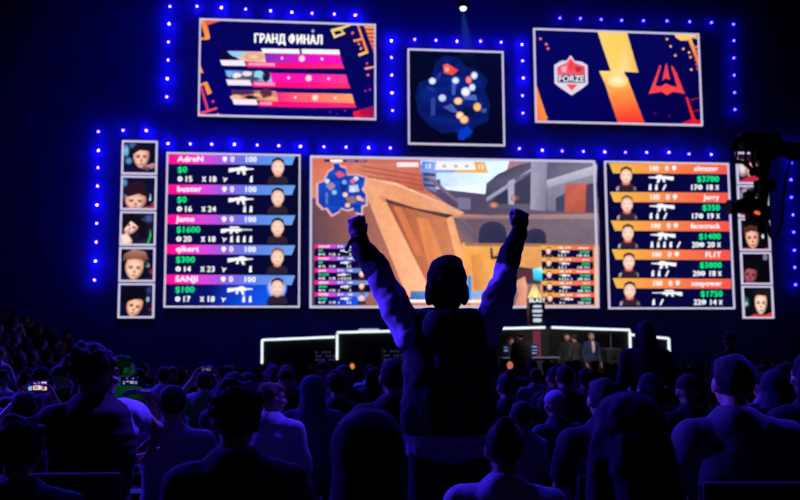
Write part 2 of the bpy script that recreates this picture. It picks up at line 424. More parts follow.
def skull(c, x, y, k=1.0, layer=4):
    c.ell(x, y-.5*k, 2.6*k, 2.3*k, WH, None, layer, n=10); c.rect(x-1.4*k, y+.8*k, x+1.4*k, y+2.7*k, WH, layer)
def wrench(c, x, y, k=1.0, layer=4):
    c.poly([(x-2.6*k, y-2.2*k), (x-.8*k, y-1.6*k), (x+.2*k, y-.2*k), (x+2*k, y-2*k), (x+2.4*k, y-.6*k), (x+.4*k, y+1.2*k), (x-.2*k, y+3*k), (x-1.2*k, y+2.4*k), (x-.9*k, y+.4*k)], WH, layer)
def bust(c, x, y, k, hair, shirt, long=False, layer=4, trim=None):
    sk = (240, 175, 150)
    c.poly([(x-9*k, y+14*k), (x-7.5*k, y+9*k), (x-3*k, y+6.5*k), (x+3*k, y+6.5*k), (x+7.5*k, y+9*k), (x+9*k, y+14*k)], shirt, layer)
    if trim:
        c.poly([(x-4*k, y+6.2*k), (x+4*k, y+6.2*k), (x+2.5*k, y+9.5*k), (x-2.5*k, y+9.5*k)], trim, layer)
        c.poly([(x-9*k, y+14*k), (x-8.5*k, y+10.5*k), (x-6*k, y+10*k), (x-7*k, y+14*k)], (200, 180, 200), layer); c.poly([(x+9*k, y+14*k), (x+8.5*k, y+10.5*k), (x+6*k, y+10*k), (x+7*k, y+14*k)], (200, 180, 200), layer)
    c.poly([(x-2.6*k, y+3*k), (x+2.6*k, y+3*k), (x+3*k, y+7.4*k), (x, y+8.6*k), (x-3*k, y+7.4*k)], (225, 150, 125), layer+1)
    c.ell(x, y-1.2*k, 5.3*k, 6.7*k, hair, None, layer+1)
    if long:
        c.poly([(x-5.8*k, y-2*k), (x+5.8*k, y-2*k), (x+7*k, y+8*k), (x+4*k, y+8*k), (x-4*k, y+8*k), (x-7*k, y+8*k)], hair, layer)
    c.ell(x, y+.6*k, 5.2*k, 6.4*k, (255, 222, 205), sk, layer+2, mid=.5)
    c.poly([(x-5.2*k, y-2.4*k), (x-4.6*k, y-6*k), (x, y-8.0*k), (x+4.6*k, y-6*k), (x+5.2*k, y-2.4*k), (x+3.8*k, y-4.9*k), (x, y-5.6*k), (x-3.8*k, y-4.9*k)], hair, layer+3)
    for s in (-1, 1): c.ell(x+s*2*k, y-.2*k, .9*k, .5*k, (205, 140, 125), None, layer+3, n=8)
    c.ell(x, y+3.6*k, 1.7*k, .5*k, (225, 150, 135), None, layer+3, n=8)

LEFT_ROWS = [('AdreN', '$0', '15', '18', 'r', True, 1, (30, 20, 24)), ('buster', '$0', '16', '24', 'r', False, 2, (28, 20, 26)), ('Jame', '$1600', '20', '18', 's', True, 4, (20, 14, 18)),
             ('qikert', '$300', '14', '23', 'r', True, 1, (140, 95, 70)), ('SANJI', '$100', '17', '18', 'r', True, 2, (24, 16, 20))]
RIGHT_ROWS = [('almazer', '$3700', '17', '18', 'r', 3, (70, 45, 40)), ('Jerry', '$350', '17', '19', 'r', 3, (130, 85, 75)), ('facecrack', '$1400', '20', '20', 'r', 5, (80, 50, 45)),
              ('FL1T', '$3800', '20', '18', 'r', 3, (50, 30, 34)), ('xsepower', '$1750', '22', '14', 's', 2, (36, 22, 30))]
GREEN = (20, 235, 130)
def left_row(c, k, photo=None):
    """one player's strip in the frame of the large left scoreboard; 30 px per row"""
    nm, mo, a, b, w, wr, nn, hair = LEFT_ROWS[k]
    y = 154.4+30*k
    xs = [168.7, 180, 205, 225, 245, 270, 295.5]; cs = [(255, 15, 150), (255, 20, 165), (225, 70, 225), (150, 90, 230), (105, 120, 232), (95, 145, 235), (110, 165, 240)]
    bt = [x if i < 6 else 292 for i, x in enumerate(xs)]
    if k == 4: c.strip([(168.6, y+10), (215, y+10), (250, y+10), (288, y+10)], [(168.6, y+31), (210, y+31), (240, y+31), (268, y+31)], [(8, 8, 62), (10, 20, 110), (14, 70, 220), (20, 90, 235)], 1)
    else: c.strip([(168.6, y+10), (299, y+10)], [(168.6, y+29), (299, y+29)], [(9, 9, 66), (8, 8, 46)], 1)
    c.strip([(x, y+(x-168)*.008) for x in xs], [(x, y+9.6+(x-168)*.008) for x in bt], cs, 2)
    c.text(nm, 178, y+7.2, 5.6, WH, 4, bold=.03, xs=1.08)
    skull(c, 225, y+4.8); c.text('0', 230.6, y+7.4, 5.4, WH, 4, bold=.03); c.text('100', 244.6, y+7.6, 5.4, WH, 4, bold=.03)
    c.text(mo, 178, y+18, 5.8, GREEN, 4, bold=.03, xs=1.05)
    weapon(c, w, 229 if w == 'r' else 222, y+12, 25 if w == 'r' else 31, 7.5)
    diamond(c, 180.6, y+24.6); c.text(a, 185, y+27.2, 5.4, WH, 4, bold=.03)
    cross(c, 204.5, y+24.8); c.text(b, 208.8, y+27.3, 5.4, WH, 4, bold=.03)
    if wr: wrench(c, 225.5, y+25)
    for i in range(nn): nade(c, 251.5-6.3*i, y+24.8)
    c = photo or c
    if k == 4: c.ell(277.5, y+13, 10, 12, (235, 235, 255), (40, 110, 240), 3, mid=.5)
    bust(c, 278, y+12.6, 1.2, hair, (44, 34, 54), k == 2)
def right_row(c, k, photo=None):
    nm, mo, a, b, w, nn, hair = RIGHT_ROWS[k]
    y = 163.3+28.7*k; o = .9*k
    xs = [609+o, 632, 660, 690, 727.5+o]; bt = [613+o, 632, 660, 690, 727.8+o]
    c.strip([(610+o, y+9), (727.8+o, y+9)], [(611+o, y+28.4), (728+o, y+28.4)], [(7, 7, 60), (8, 8, 64)], 1)
    c.strip([(x, y+(x-609)*.006) for x in xs], [(x, y+10+(x-609)*.006) for x in bt], [(245, 185, 75), (250, 170, 75), (252, 145, 75), (250, 115, 75), (248, 85, 75)], 2)
    c.text('100', 648.5+o, y+7.6, 5, WH, 4, bold=.03, xs=.9); c.text('0', 665+o, y+7.6, 5, WH, 4, bold=.03); skull(c, 674+o, y+4.8, .9)
    c.text(nm, 718+o, y+7.6, 5, WH, 4, 'r', .03, xs=1.0)
    c.text(mo, 718.5+o, y+18.4, 5.6, GREEN, 4, 'r', .035)
    weapon(c, w, 648.5+o, y+11.6, 25 if w == 'r' else 30, 7, True)
    for i in range(nn):
        if i == nn-1 and nn != 4 and i > 0: c.poly([(649.5+o+6.3*i, y+26.8), (652.5+o+6.3*i, y+20.6), (653.8+o+6.3*i, y+21.6), (651+o+6.3*i, y+27.4)], WH, 4)
        else: nade(c, 650+o+6.3*i, y+24, .95)
    c.text(a, 690+o, y+26.6, 5.2, WH, 4, bold=.03, xs=.95); diamond(c, 700+o, y+24, .95)
    c.text(b, 705.5+o, y+26.6, 5.2, WH, 4, bold=.03, xs=.95); cross(c, 717+o, y+24.2, .9)
    c = photo or c
    bust(c, 626+o, y+12, 1.12, hair, (46, 36, 50), False, 4, (225, 60, 70))
def build_boards():
    r = screen('led_screen', 'scoreboard screen with magenta and blue strips listing five players beside their photos', *RECT['SL'])
    c = Canvas(); base_fill(c, *RECT['SL'], (8, 8, 52)); c.build('display', PIC, r)
    for k in range(5):
        c = Canvas(); c.mapf = lambda x, y: (x-(y-152)*.022*(1-(x-165)/150), y); d = Canvas(); d.mapf = c.mapf; left_row(c, k, d); d.build('player_photo', PIC, c.build('player_row', PIC, r))
    r = screen('led_screen', 'scoreboard screen with orange strips listing five players beside their photos', *RECT['SR'])
    c = Canvas(); base_fill(c, *RECT['SR'], (6, 6, 54)); c.build('display', PIC, r)
    for k in range(5):
        c = Canvas(); d = Canvas(); right_row(c, k, d); d.build('player_photo', PIC, c.build('player_row', PIC, r))
build_boards()

# ---- main game screen
def build_main():
    r = screen('led_screen', 'giant central screen showing a first-person shooter match in a sunlit canal', *RECT['MAIN'], t=.075)
    c = Canvas(); base_fill(c, *RECT['MAIN'], [(196, 112, 86), (120, 112, 132), (196, 140, 90), (70, 62, 84)])
    def z(x, y): return (300+x/2.581, 140+y/2.581)
    P = lambda pts, col, l: c.poly([z(*p) for p in pts], col, l)
    P([(30, 50), (360, 50), (360, 140), (160, 130), (30, 200)], [(196, 96, 80), (176, 92, 78), (178, 84, 66), (205, 140, 108), (190, 130, 110)], 1)
    P([(30, 150), (170, 130), (300, 400), (300, 430), (30, 430)], [(120, 80, 86), (140, 88, 80), (176, 104, 80), (170, 110, 84), (64, 58, 76)], 1)
    P([(30, 150), (110, 170), (200, 280), (160, 430), (30, 430)], [(96, 62, 74), (120, 74, 76), (150, 92, 80), (100, 74, 84), (62, 58, 78)], 2)
    P([(150, 52), (320, 60), (320, 130), (290, 125), (130, 65)], [(178, 92, 82), (190, 106, 88), (172, 82, 64), (178, 86, 68), (196, 116, 100)], 2)
    for k in range(4): P([(160, 66+12*k), (320, 92+12*k), (320, 95+12*k), (160, 69+12*k)], (150, 72, 62), 3)
    # long sloping wall under the beam
    P([(200, 140), (395, 196), (440, 400), (430, 430), (300, 430)], [(150, 84, 66), (190, 112, 80), (205, 130, 88), (205, 140, 96), (190, 112, 78)], 2)
    P([(215, 150), (300, 170), (345, 400), (320, 400)], [(130, 70, 60), (176, 100, 66), (186, 104, 70), (180, 100, 70)], 3)
    P([(300, 200), (330, 205), (410, 400), (350, 400)], [(214, 132, 80), (206, 124, 76), (220, 140, 92), (200, 118, 76)], 3)
    P([(240, 170), (262, 176), (320, 300), (300, 300)], (196, 112, 70), 4)
    P([(376, 196), (400, 200), (446, 400), (426, 400)], [(226, 160, 114), (222, 150, 104), (226, 156, 106), (228, 160, 110)], 4)
    P([(165, 128), (212, 138), (345, 405), (276, 405)], [(214, 150, 112), (222, 152, 110), (236, 176, 138), (230, 164, 124)], 5)
    P([(196, 138), (402, 190), (380, 202), (215, 160)], [(66, 42, 56), (52, 36, 58), (80, 52, 58), (92, 54, 54)], 5)
    P([(160, 98), (250, 116), (425, 188), (408, 196), (300, 176), (165, 134)], [(218, 150, 112), (212, 142, 104), (216, 160, 126), (206, 140, 110), (214, 138, 96), (220, 156, 118)], 6)
    P([(160, 96), (250, 112), (425, 186), (250, 118)], (236, 182, 146), 7)
    # sky, far buildings
    P([(310, 52), (540, 54), (530, 90), (480, 112), (480, 142), (355, 140), (318, 120)], [(170, 196, 236), (206, 232, 246), (214, 240, 248), (206, 226, 246), (226, 238, 248), (232, 238, 250), (180, 196, 232)], 3)
    P([(312, 66), (352, 70), (352, 135), (318, 122)], [(70, 80, 140), (126, 140, 190), (130, 140, 190), (90, 96, 150)], 4)
    for k in range(3): P([(318, 84+14*k), (350, 88+14*k), (350, 94+14*k), (320, 92+14*k)], (52, 58, 100), 5)
    P([(352, 104), (360, 100), (364, 116), (356, 124)], (60, 66, 104), 5)
    P([(318, 92), (350, 104), (412, 160), (406, 162)], (120, 96, 116), 6)
    # dark far building band with bridge
    P([(318, 122), (480, 140), (770, 150), (770, 205), (420, 192), (395, 175)], [(84, 72, 108), (74, 66, 96), (88, 78, 96), (104, 90, 102), (76, 66, 92), (70, 60, 86)], 4)
    P([(405, 148), (440, 150), (440, 180), (408, 178)], (112, 106, 134), 5)
    for x, y in ((500, 168), (556, 150)):
        c.ell(*z(x, y), 5, 3.4, (240, 150, 100), (100, 76, 92), 6, n=12)
    # right hand building
    P([(478, 140), (482, 112), (510, 88), (560, 66), (610, 54), (765, 60), (768, 190), (480, 175)], [(62, 60, 84), (74, 72, 98), (60, 62, 82), (66, 66, 86), (90, 88, 110), (120, 116, 138), (110, 102, 124), (74, 68, 92)], 5)
    P([(480, 150), (600, 72), (600, 84), (482, 160)], [(150, 148, 170), (172, 170, 192), (150, 146, 170), (120, 118, 142)], 6)
    P([(536, 108), (552, 100), (552, 168), (538, 166)], (158, 154, 178), 6)
    P([(500, 150), (536, 124), (536, 165), (500, 165)], (48, 48, 72), 6)
    P([(555, 100), (596, 80), (596, 165), (555, 165)], (56, 54, 78), 6)
    P([(596, 56), (638, 58), (634, 184), (594, 180)], [(146, 142, 166), (128, 124, 150), (116, 110, 134), (150, 146, 168)], 7)
    P([(636, 60), (760, 62), (760, 70), (636, 108)], [(84, 80, 104), (104, 98, 118), (120, 114, 134), (92, 88, 112)], 6)
    P([(636, 104), (766, 64), (766, 88), (638, 124)], [(168, 166, 186), (180, 176, 196), (160, 156, 176), (150, 146, 168)], 7)
    P([(638, 124), (766, 90), (766, 188), (638, 182)], [(124, 122, 142), (132, 126, 146), (96, 88, 110), (110, 106, 130)], 6)
    P([(660, 150), (690, 135), (690, 186), (660, 184)], (60, 62, 90), 7)
    P([(684, 114), (740, 112), (736, 188), (682, 186)], [(172, 84, 74), (186, 92, 76), (160, 74, 62), (170, 82, 66)], 8)
    P([(738, 115), (766, 110), (766, 188), (736, 188)], (70, 56, 84), 8)
    # ledge and canal wall with arches
    P([(412, 196), (770, 190), (770, 204), (412, 204)], [(150, 116, 116), (156, 126, 126), (150, 120, 118), (130, 98, 104)], 8)
    P([(400, 203), (772, 203), (772, 275), (420, 270)], [(90, 74, 88), (112, 98, 112), (104, 90, 104), (108, 86, 92)], 7)
    P([(395, 200), (425, 203), (465, 265), (415, 270)], [(100, 84, 100), (106, 92, 108), (90, 76, 92), (140, 100, 90)], 8)
    for x, y, w, h in ((497, 240, 36, 30), (608, 250, 27, 22)):
        c.ell(*z(x, y), w/2.581, h/2.581, (36, 38, 66), (50, 46, 76), 8)
        P([(x-w, y), (x+w, y), (x+w, 272), (x-w, 272)], (40, 40, 68), 8)
    # sunlit ground
    P([(418, 266), (625, 268), (772, 272), (772, 432), (440, 432), (425, 330)], [(226, 160, 84), (222, 164, 96), (190, 136, 90), (200, 140, 96), (206, 146, 96), (226, 150, 76)], 9)
    P([(440, 300), (480, 290), (520, 350), (500, 400), (450, 390)], [(206, 130, 60), (226, 150, 70), (232, 172, 100), (220, 150, 90), (196, 120, 60)], 10)
    P([(425, 266), (772, 270), (772, 276), (425, 274)], (150, 106, 80), 10)
    P([(490, 278), (496, 278), (498, 300), (510, 298), (510, 290), (516, 292), (514, 308), (492, 308)], (70, 50, 60), 11)
    # gun, gloved hand
    P([(505, 318), (600, 332), (624, 372), (590, 372), (505, 345)], [(52, 40, 52), (60, 48, 60), (70, 52, 60), (70, 50, 60), (60, 44, 52)], 11)
    P([(505, 345), (570, 362), (620, 372), (620, 430), (500, 430)], [(90, 78, 96), (150, 110, 100), (150, 104, 92), (120, 88, 92), (56, 86, 116)], 10)
    P([(552, 366), (580, 352), (586, 380), (584, 432), (552, 432), (562, 400)], [(196, 130, 110), (210, 140, 116), (226, 156, 128), (214, 140, 116), (190, 120, 104), (180, 112, 98)], 12)
    P([(568, 340), (596, 338), (600, 352), (574, 356)], (92, 36, 56), 12)
    P([(600, 334), (622, 328), (634, 350), (622, 366), (602, 360)], [(90, 210, 230), (190, 250, 255), (60, 200, 230), (30, 120, 170), (40, 160, 200)], 13)
    # hud strips
    P([(285, 390), (330, 390), (330, 412), (285, 412)], [(70, 110, 170), (90, 140, 200), (60, 110, 180), (50, 80, 140)], 9)
    P([(432, 350), (442, 350), (442, 414), (432, 414)], (50, 130, 210), 11)
    P([(440, 392), (470, 388), (470, 404), (440, 410)], (120, 160, 220), 12)
    P([(280, 412), (470, 412), (470, 420), (280, 420)], (235, 225, 225), 11)
    P([(62, 50), (172, 52), (172, 58), (62, 57)], (40, 30, 80), 12); P([(78, 51), (110, 51.6), (110, 57), (78, 56.6)], (245, 235, 245), 13)
    P([(120, 52), (142, 52.4), (142, 57), (120, 56.6)], (120, 100, 160), 13); P([(150, 52), (168, 52.4), (168, 57), (150, 56.6)], (120, 100, 160), 13)
    P([(760, 272), (768, 272), (770, 428), (760, 428)], (236, 176, 110), 12)
    c.build('display', GAME, r)
    c = Canvas(); P = lambda pts, col, l: c.poly([z(*p) for p in pts], col, l)
    P([(250, 58), (306, 58), (306, 70), (250, 70)], (255, 235, 240), 12)
    P([(316, 56), (352, 57), (346, 84), (308, 84)], [(90, 130, 225), (140, 176, 245), (140, 176, 245), (110, 150, 235)], 12)
    P([(350, 56), (450, 58), (454, 78), (348, 78)], (250, 248, 252), 12)
    P([(448, 56), (476, 58), (486, 86), (400, 84), (400, 78), (454, 78)], [(244, 176, 80), (242, 180, 90), (244, 190, 100), (240, 180, 90), (240, 180, 90), (244, 176, 80)], 13)
    P([(316, 78), (400, 78), (400, 84), (308, 84)], (120, 160, 240), 12)
    c.text('13', *z(322, 73), 4.2, WH, 14, bold=.03); c.text('13', *z(458, 75), 4.2, WH, 15, bold=.03)
    for x in (372, 402, 430): c.ell(*z(x, 68), 2, 1.6, (190, 184, 190), None, 14, n=8)
    c.build('score_bar', PIC, r)
    c = Canvas()
    def m(x, y): return (305+x/5.88, 150+y/5.88)
    outline = [(168, 80), (200, 80), (206, 100), (240, 112), (246, 150), (300, 150), (352, 164), (346, 210), (330, 230), (356, 262), (356, 320), (330, 330), (330, 372), (290, 366), (284, 340), (246, 352), (214, 340), (200, 360), (160, 380), (130, 340), (110, 344), (78, 310), (78, 200), (112, 186), (122, 170), (140, 132), (170, 112)]
    cx, cy = 215, 230
    c.poly([m(cx+(x-cx)*1.1, cy+(y-cy)*1.1) for x, y in outline], (232, 176, 176), 12)
    c.poly([m(*p) for p in outline], [(16, 62, 180), (24, 80, 205), (14, 50, 170)]*9, 13)
    for p, q in (([(176, 138), (204, 124), (240, 148), (200, 166)], (236, 90, 90)), ([(120, 210), (160, 190), (180, 214), (150, 240)], (176, 140, 160)), ([(235, 280), (290, 270), (300, 310), (260, 318)], (150, 110, 110)), ([(260, 210), (310, 205), (320, 245), (258, 250)], (190, 206, 240)),
                 ([(120, 250), (134, 250), (134, 320), (122, 316)], (110, 120, 190)), ([(206, 180), (246, 170), (240, 240), (210, 250)], (20, 46, 130)), ([(300, 270), (350, 290), (346, 306), (306, 296)], (240, 170, 130))):
        c.poly([m(*t) for t in p], q, 14)
    for x, y, q in ((130, 184, (215, 225, 250)), (172, 250, (150, 190, 240)), (230, 190, (120, 170, 250)), (300, 168, (220, 220, 250)), (280, 184, (240, 110, 110)), (236, 264, (250, 210, 180)), (250, 326, (255, 200, 150)), (316, 284, (255, 190, 150)), (282, 236, (225, 230, 250))):
        c.ell(*m(x, y), 2.6, 2.5, q, None, 15, n=10)
    c.build('minimap', PIC, r)
    for k in range(5):
        c = Canvas(); c.mapf = lambda x, y: (314.6+(x-168.7)/127*54.5, 244.6+(y-154.4)/150*60); left_row(c, k)
        for i, p in enumerate(c.v): c.v[i] = p-Vector((0, .04, 0))
        c.build('player_row', PIC, r)
        c = Canvas(); c.mapf = lambda x, y: (540.5+(x-609)/119*52.3, 245.8+(y-163.3)/143.5*59); right_row(c, k)
        for i, p in enumerate(c.v): c.v[i] = p-Vector((0, .04, 0))
        c.build('player_row', PIC, r)
build_main()

# ---- ten player camera screens
def face_pic(c, q, spec):
    """q: the four pixel corners; drawn on a unit square"""
    (x0, y0), (x1, y1), (x2, y2), (x3, y3) = q
    c.mapf = lambda u, v: (x0+(x1-x0)*u+(x3-x0)*v+(x0-x1+x2-x3)*u*v, y0+(y1-y0)*u+(y3-y0)*v+(y0-y1+y2-y3)*u*v)
    bg, blobs, face, hairp, hair, extra = spec
    c.poly([(0, 0), (1, 0), (1, 1), (0, 1)], bg, 1)
    for x, y, w, h, col in blobs: c.ell(x, y, w, h, col, bg, 2, mid=.3)
    fx, fy, fw, fh, rot, ci, cc = face
    for e in extra:
        if e[0] == 'p': c.poly(e[1], e[2], 3)
    ca, sa = math.cos(rot), math.sin(rot)
    T = lambda x, y: (fx+x*fw*ca-y*fh*sa, fy+x*fw*sa+y*fh*ca)
    dk = tuple(int(v*.62) for v in cc); md = tuple(int(v*.85) for v in cc)
    # head outline: brow, cheek, jaw, chin; lit from one side
    out = [(-.8, -.75), (-.92, -.2), (-.86, .2), (-.7, .55), (-.36, .9), (0, 1.0), (.3, .92), (.66, .58), (.84, .2), (.9, -.25), (.8, -.75), (0, -1)]
    sh = [cc, cc, cc, md, md, cc, dk, dk, dk, md, cc, cc]
    pts = [T(-.12, .1)]+[T(x*.55-.08, y*.6+.04) for x, y in out]+[T(*p) for p in out]; n = len(out)
    tr = [(0, 1+i, 1+(i+1) % n) for i in range(n)]+[t for i in range(n) for t in ((1+i, 1+(i+1) % n, 1+n+(i+1) % n), (1+i, 1+n+(i+1) % n, 1+n+i))]
    c.add(pts, [ci]+[ci]*n+sh, tr, 4)
    for e in (-1, 1):   # eye sockets and lowered lids, brows
        x, y = T(e*.38, -.06); c.ell(x, y, fw*.24, fh*.11, dk, md, 5, rot, n=10, mid=.4)
        c.poly([T(e*.16, -.22), T(e*.62, -.26), T(e*.62, -.2), T(e*.16, -.14)], tuple(int(v*.5) for v in cc), 5)
    c.poly([T(.02, -.1), T(.18, .3), T(-.14, .34)], [ci, md, md], 5)
    x, y = T(.02, .36); c.ell(x, y, fw*.15, fh*.06, md, None, 5, rot, n=8)
    x, y = T(0, .6); c.ell(x, y, fw*.3, fh*.06, tuple(int(v*w) for v, w in zip(cc, (.8, .6, .6))), None, 5, rot, n=8)
    c.poly(hairp, hair, 6)
    for e in extra:
        if e[0] == 'q': c.poly(e[1], e[2], 7)
        if e[0] == 'e': c.ell(*e[1], e[2], e[3] if len(e) > 3 else None, 7)
SK, SK2, SKD = (250, 195, 175), (205, 120, 110), (120, 60, 70)
def build_faces():
    dk = (12, 16, 50)
    L = [
     ('dark-haired player in headset looking down, in navy shirt', (dk, [(.12, .3, .1, .22, (120, 190, 235)), (.2, .6, .12, .12, (90, 150, 210)), (.3, .15, .14, .1, (60, 110, 180))], (.55, .5, .25, .32, .0, SK, SK2),
        [(.3, .42), (.32, .16), (.55, .1), (.8, .2), (.84, .4), (.76, .3), (.5, .28)], (28, 18, 34),
        [('p', [(.05, .85), (.35, .72), (.8, .78), (1, .6), (1, 1), (0, 1)], (20, 18, 56)), ('p', [(.55, .78), (.9, .65), (.98, .75), (.7, .9)], (200, 140, 140)), ('q', [(.84, .3), (.92, .34), (.92, .62), (.83, .6)], (14, 14, 30))])),
     ('dark-haired player bowing face to camera, hair in front', (dk, [(.1, .2, .1, .15, (90, 140, 190)), (.8, .6, .06, .1, (200, 210, 230)), (.12, .6, .1, .1, (60, 100, 160))], (.42, .76, .33, .26, .05, SK, SK2),
        [(.12, .55), (.18, .3), (.4, .14), (.66, .2), (.72, .45), (.68, .6), (.5, .52), (.2, .62)], (44, 20, 36),
        [('p', [(.7, .9), (1, .7), (1, 1), (.6, 1)], (150, 50, 70)), ('q', [(.7, .5), (.8, .5), (.86, .86), (.76, .9)], (16, 14, 30)), ('e', (.82, .68, .03, .05), (220, 225, 240))])),
     ('player with long dark hair resting chin on pale hand', ((24, 20, 44), [(.8, .2, .15, .15, (70, 90, 150)), (.6, .3, .1, .1, (150, 150, 190))], (.3, .45, .22, .25, .5, (255, 215, 200), SK2),
        [(0, .5), (.1, .1), (.4, .05), (.75, .35), (.7, .8), (.55, .85), (.52, .45), (.3, .28), (.14, .5)], (20, 12, 26),
        [('p', [(.0, .7), (.2, .62), (.35, .85), (.3, 1), (0, 1)], (240, 190, 175)), ('p', [(.4, .9), (.7, .8), (1, .85), (1, 1), (.35, 1)], (36, 30, 60)), ('q', [(.84, .5), (.88, .7), (.8, .96), (.76, .94), (.83, .7)], (40, 190, 110)), ('q', [(.05, .72), (.22, .66), (.3, .86), (.12, .98)], (255, 225, 215))])),
     ('brown-haired player in headset gazing downwards', ((10, 12, 40), [(.9, .7, .08, .1, (180, 30, 60))], (.43, .62, .28, .33, .08, (255, 212, 180), (226, 150, 120)),
        [(.1, .42), (.14, .2), (.4, .06), (.72, .12), (.82, .36), (.74, .48), (.66, .36), (.4, .34), (.2, .36)], [(120, 72, 60), (150, 100, 80), (190, 150, 130), (170, 120, 100), (90, 60, 60), (80, 50, 50), (120, 80, 60), (140, 90, 70), (90, 60, 56)],
        [('p', [(0, .85), (.3, .85), (.6, .95), (.9, .8), (1, 1), (0, 1)], (24, 20, 60)), ('q', [(.74, .36), (.86, .38), (.86, .7), (.74, .72)], (18, 18, 36)), ('e', (.8, .52, .05, .08), (170, 200, 220))])),
     ('black-haired player in headset with chin lifted, photo half in shadow', ((10, 14, 48), [(.85, .2, .1, .15, (40, 60, 130)), (.9, .75, .06, .06, (170, 20, 60))], (.45, .68, .24, .3, .25, (255, 200, 170), (215, 125, 100)),
        [(.12, .6), (.12, .2), (.4, .08), (.7, .14), (.78, .45), (.64, .46), (.45, .46), (.28, .52)], (12, 10, 24),
        [('p', [(0, .9), (.5, .95), (.95, .8), (1, 1), (0, 1)], (20, 22, 60)), ('q', [(.74, .34), (.86, .34), (.86, .68), (.74, .68)], (20, 20, 40)), ('e', (.82, .46, .05, .08), (150, 180, 200))])),
    ]
    Rr = [
     ('player seen between the arms of a camera rig', ((30, 14, 34), [(.2, .5, .2, .3, (240, 220, 220))], (.5, .5, .2, .3, .3, (250, 180, 170), (190, 60, 80)), [(.3, .4), (.35, .1), (.7, .1), (.74, .4), (.5, .3)], (40, 20, 40), [('p', [(.1, .9), (.5, .7), (.9, .9), (.9, 1), (.1, 1)], (200, 40, 70))])),
     ('player in a red collar partly hidden by camera rig', ((24, 12, 40), [(.3, .3, .25, .3, (200, 190, 210))], (.45, .5, .22, .3, .1, (225, 190, 195), (150, 80, 100)), [(.24, .4), (.3, .12), (.62, .12), (.68, .4), (.45, .3)], (30, 20, 40), [('p', [(.0, .9), (.3, .75), (.9, .95), (.9, 1), (0, 1)], (200, 40, 80))])),
     ('brown-haired player in headset with eyes lowered, warm lit', ((6, 8, 18), [(.15, .3, .12, .2, (40, 20, 20))], (.42, .62, .24, .34, -.08, (255, 190, 165), (200, 110, 90)),
        [(.14, .5), (.16, .3), (.36, .2), (.64, .26), (.7, .5), (.6, .42), (.4, .38), (.22, .44)], (80, 44, 38),
        [('p', [(0, .9), (.3, .9), (.7, .95), (1, .85), (1, 1), (0, 1)], (150, 40, 40)), ('q', [(.68, .36), (.76, .36), (.76, .66), (.68, .66)], (20, 20, 24)), ('e', (.76, .55, .04, .07), (230, 240, 240))])),
     ('player with dark hair, face dim and shadowed pink', ((8, 6, 16), [(.82, .15, .1, .1, (120, 120, 150))], (.3, .72, .24, .3, .15, (176, 84, 96), (96, 36, 56)),
        [(.06, .6), (.05, .3), (.3, .3), (.6, .44), (.58, .66), (.48, .55), (.24, .5)], (18, 8, 18), [('p', [(.1, .95), (.6, .9), (1, 1), (.1, 1)], (30, 10, 24)), ('q', [(.74, .06), (.86, .06), (.86, .24), (.74, .24)], (130, 120, 150))])),
     ('brightly lit player in headset and red shirt facing camera', ((10, 14, 22), [(.12, .5, .12, .2, (60, 110, 130)), (.8, .3, .1, .3, (30, 40, 50))], (.6, .55, .22, .34, .02, (255, 224, 205), (222, 150, 130)),
        [(.36, .4), (.38, .16), (.6, .06), (.82, .16), (.84, .44), (.76, .3), (.5, .28)], (34, 20, 26),
        [('p', [(.2, .95), (.4, .85), (.6, .92), (.8, .86), (1, .78), (1, 1), (.2, 1)], (220, 50, 70)), ('q', [(.82, .4), (.9, .4), (.9, .66), (.82, .66)], (14, 14, 20)), ('e', (.12, .55, .06, .06), (150, 190, 200))])),
    ]
    for key, specs, side in (('PL', L, 'beside the magenta and blue scoreboard'), ('PR', Rr, 'beside the orange scoreboard')):
        x0, x1, z0, z1 = RECT[key]; p = (z1-z0)/5
        for k, (lab, spec) in enumerate(specs):
            b = z1-p*(k+1)+.04; t = z1-p*k-.01
            r = screen('portrait_screen', 'square screen, ' + lab, x0, x1, b, t, .06, 'screen', 'player screens ' + side)
            c = Canvas(); q = [wall_px(x0, t), wall_px(x1, t), wall_px(x1, b), wall_px(x0, b)]
            face_pic(c, q, spec); c.build('display', PIC, r)
build_faces()
# ------------------------------------------------------------------ hall shell
WALLM = mat('wall_cloth', (40, 40, 150), .9, 0, .2, 1.2)
DARKW = mat('drape_black', (12, 12, 16), .95, 0, .2, 1.2)
FLOORM = mat('floor_dark', (26, 26, 32), .5, 0, .2, 2)
bm = bmesh.new(); add_box(bm, (-26, 34.34, 0), (34, 34.6, 17)); struct('wall_back', bm, WALLM)
bm = bmesh.new(); add_box(bm, (-26.3, -6, 0), (-26, 34.6, 17)); struct('wall_left', bm, DARKW)
bm = bmesh.new(); add_box(bm, (34, -6, 0), (34.3, 34.6, 17)); struct('wall_right', bm, DARKW)
bm = bmesh.new(); add_box(bm, (-26.3, -6.3, 0), (34.3, -6, 17)); struct('wall_front', bm, DARKW)
bm = bmesh.new(); add_box(bm, (-26.3, -6.3, -.2), (34.3, 34.6, 0)); struct('floor', bm, FLOORM)
bm = bmesh.new(); add_box(bm, (-26.3, -6.3, 17), (34.3, 34.6, 17.2)); struct('ceiling', bm, DARKW)

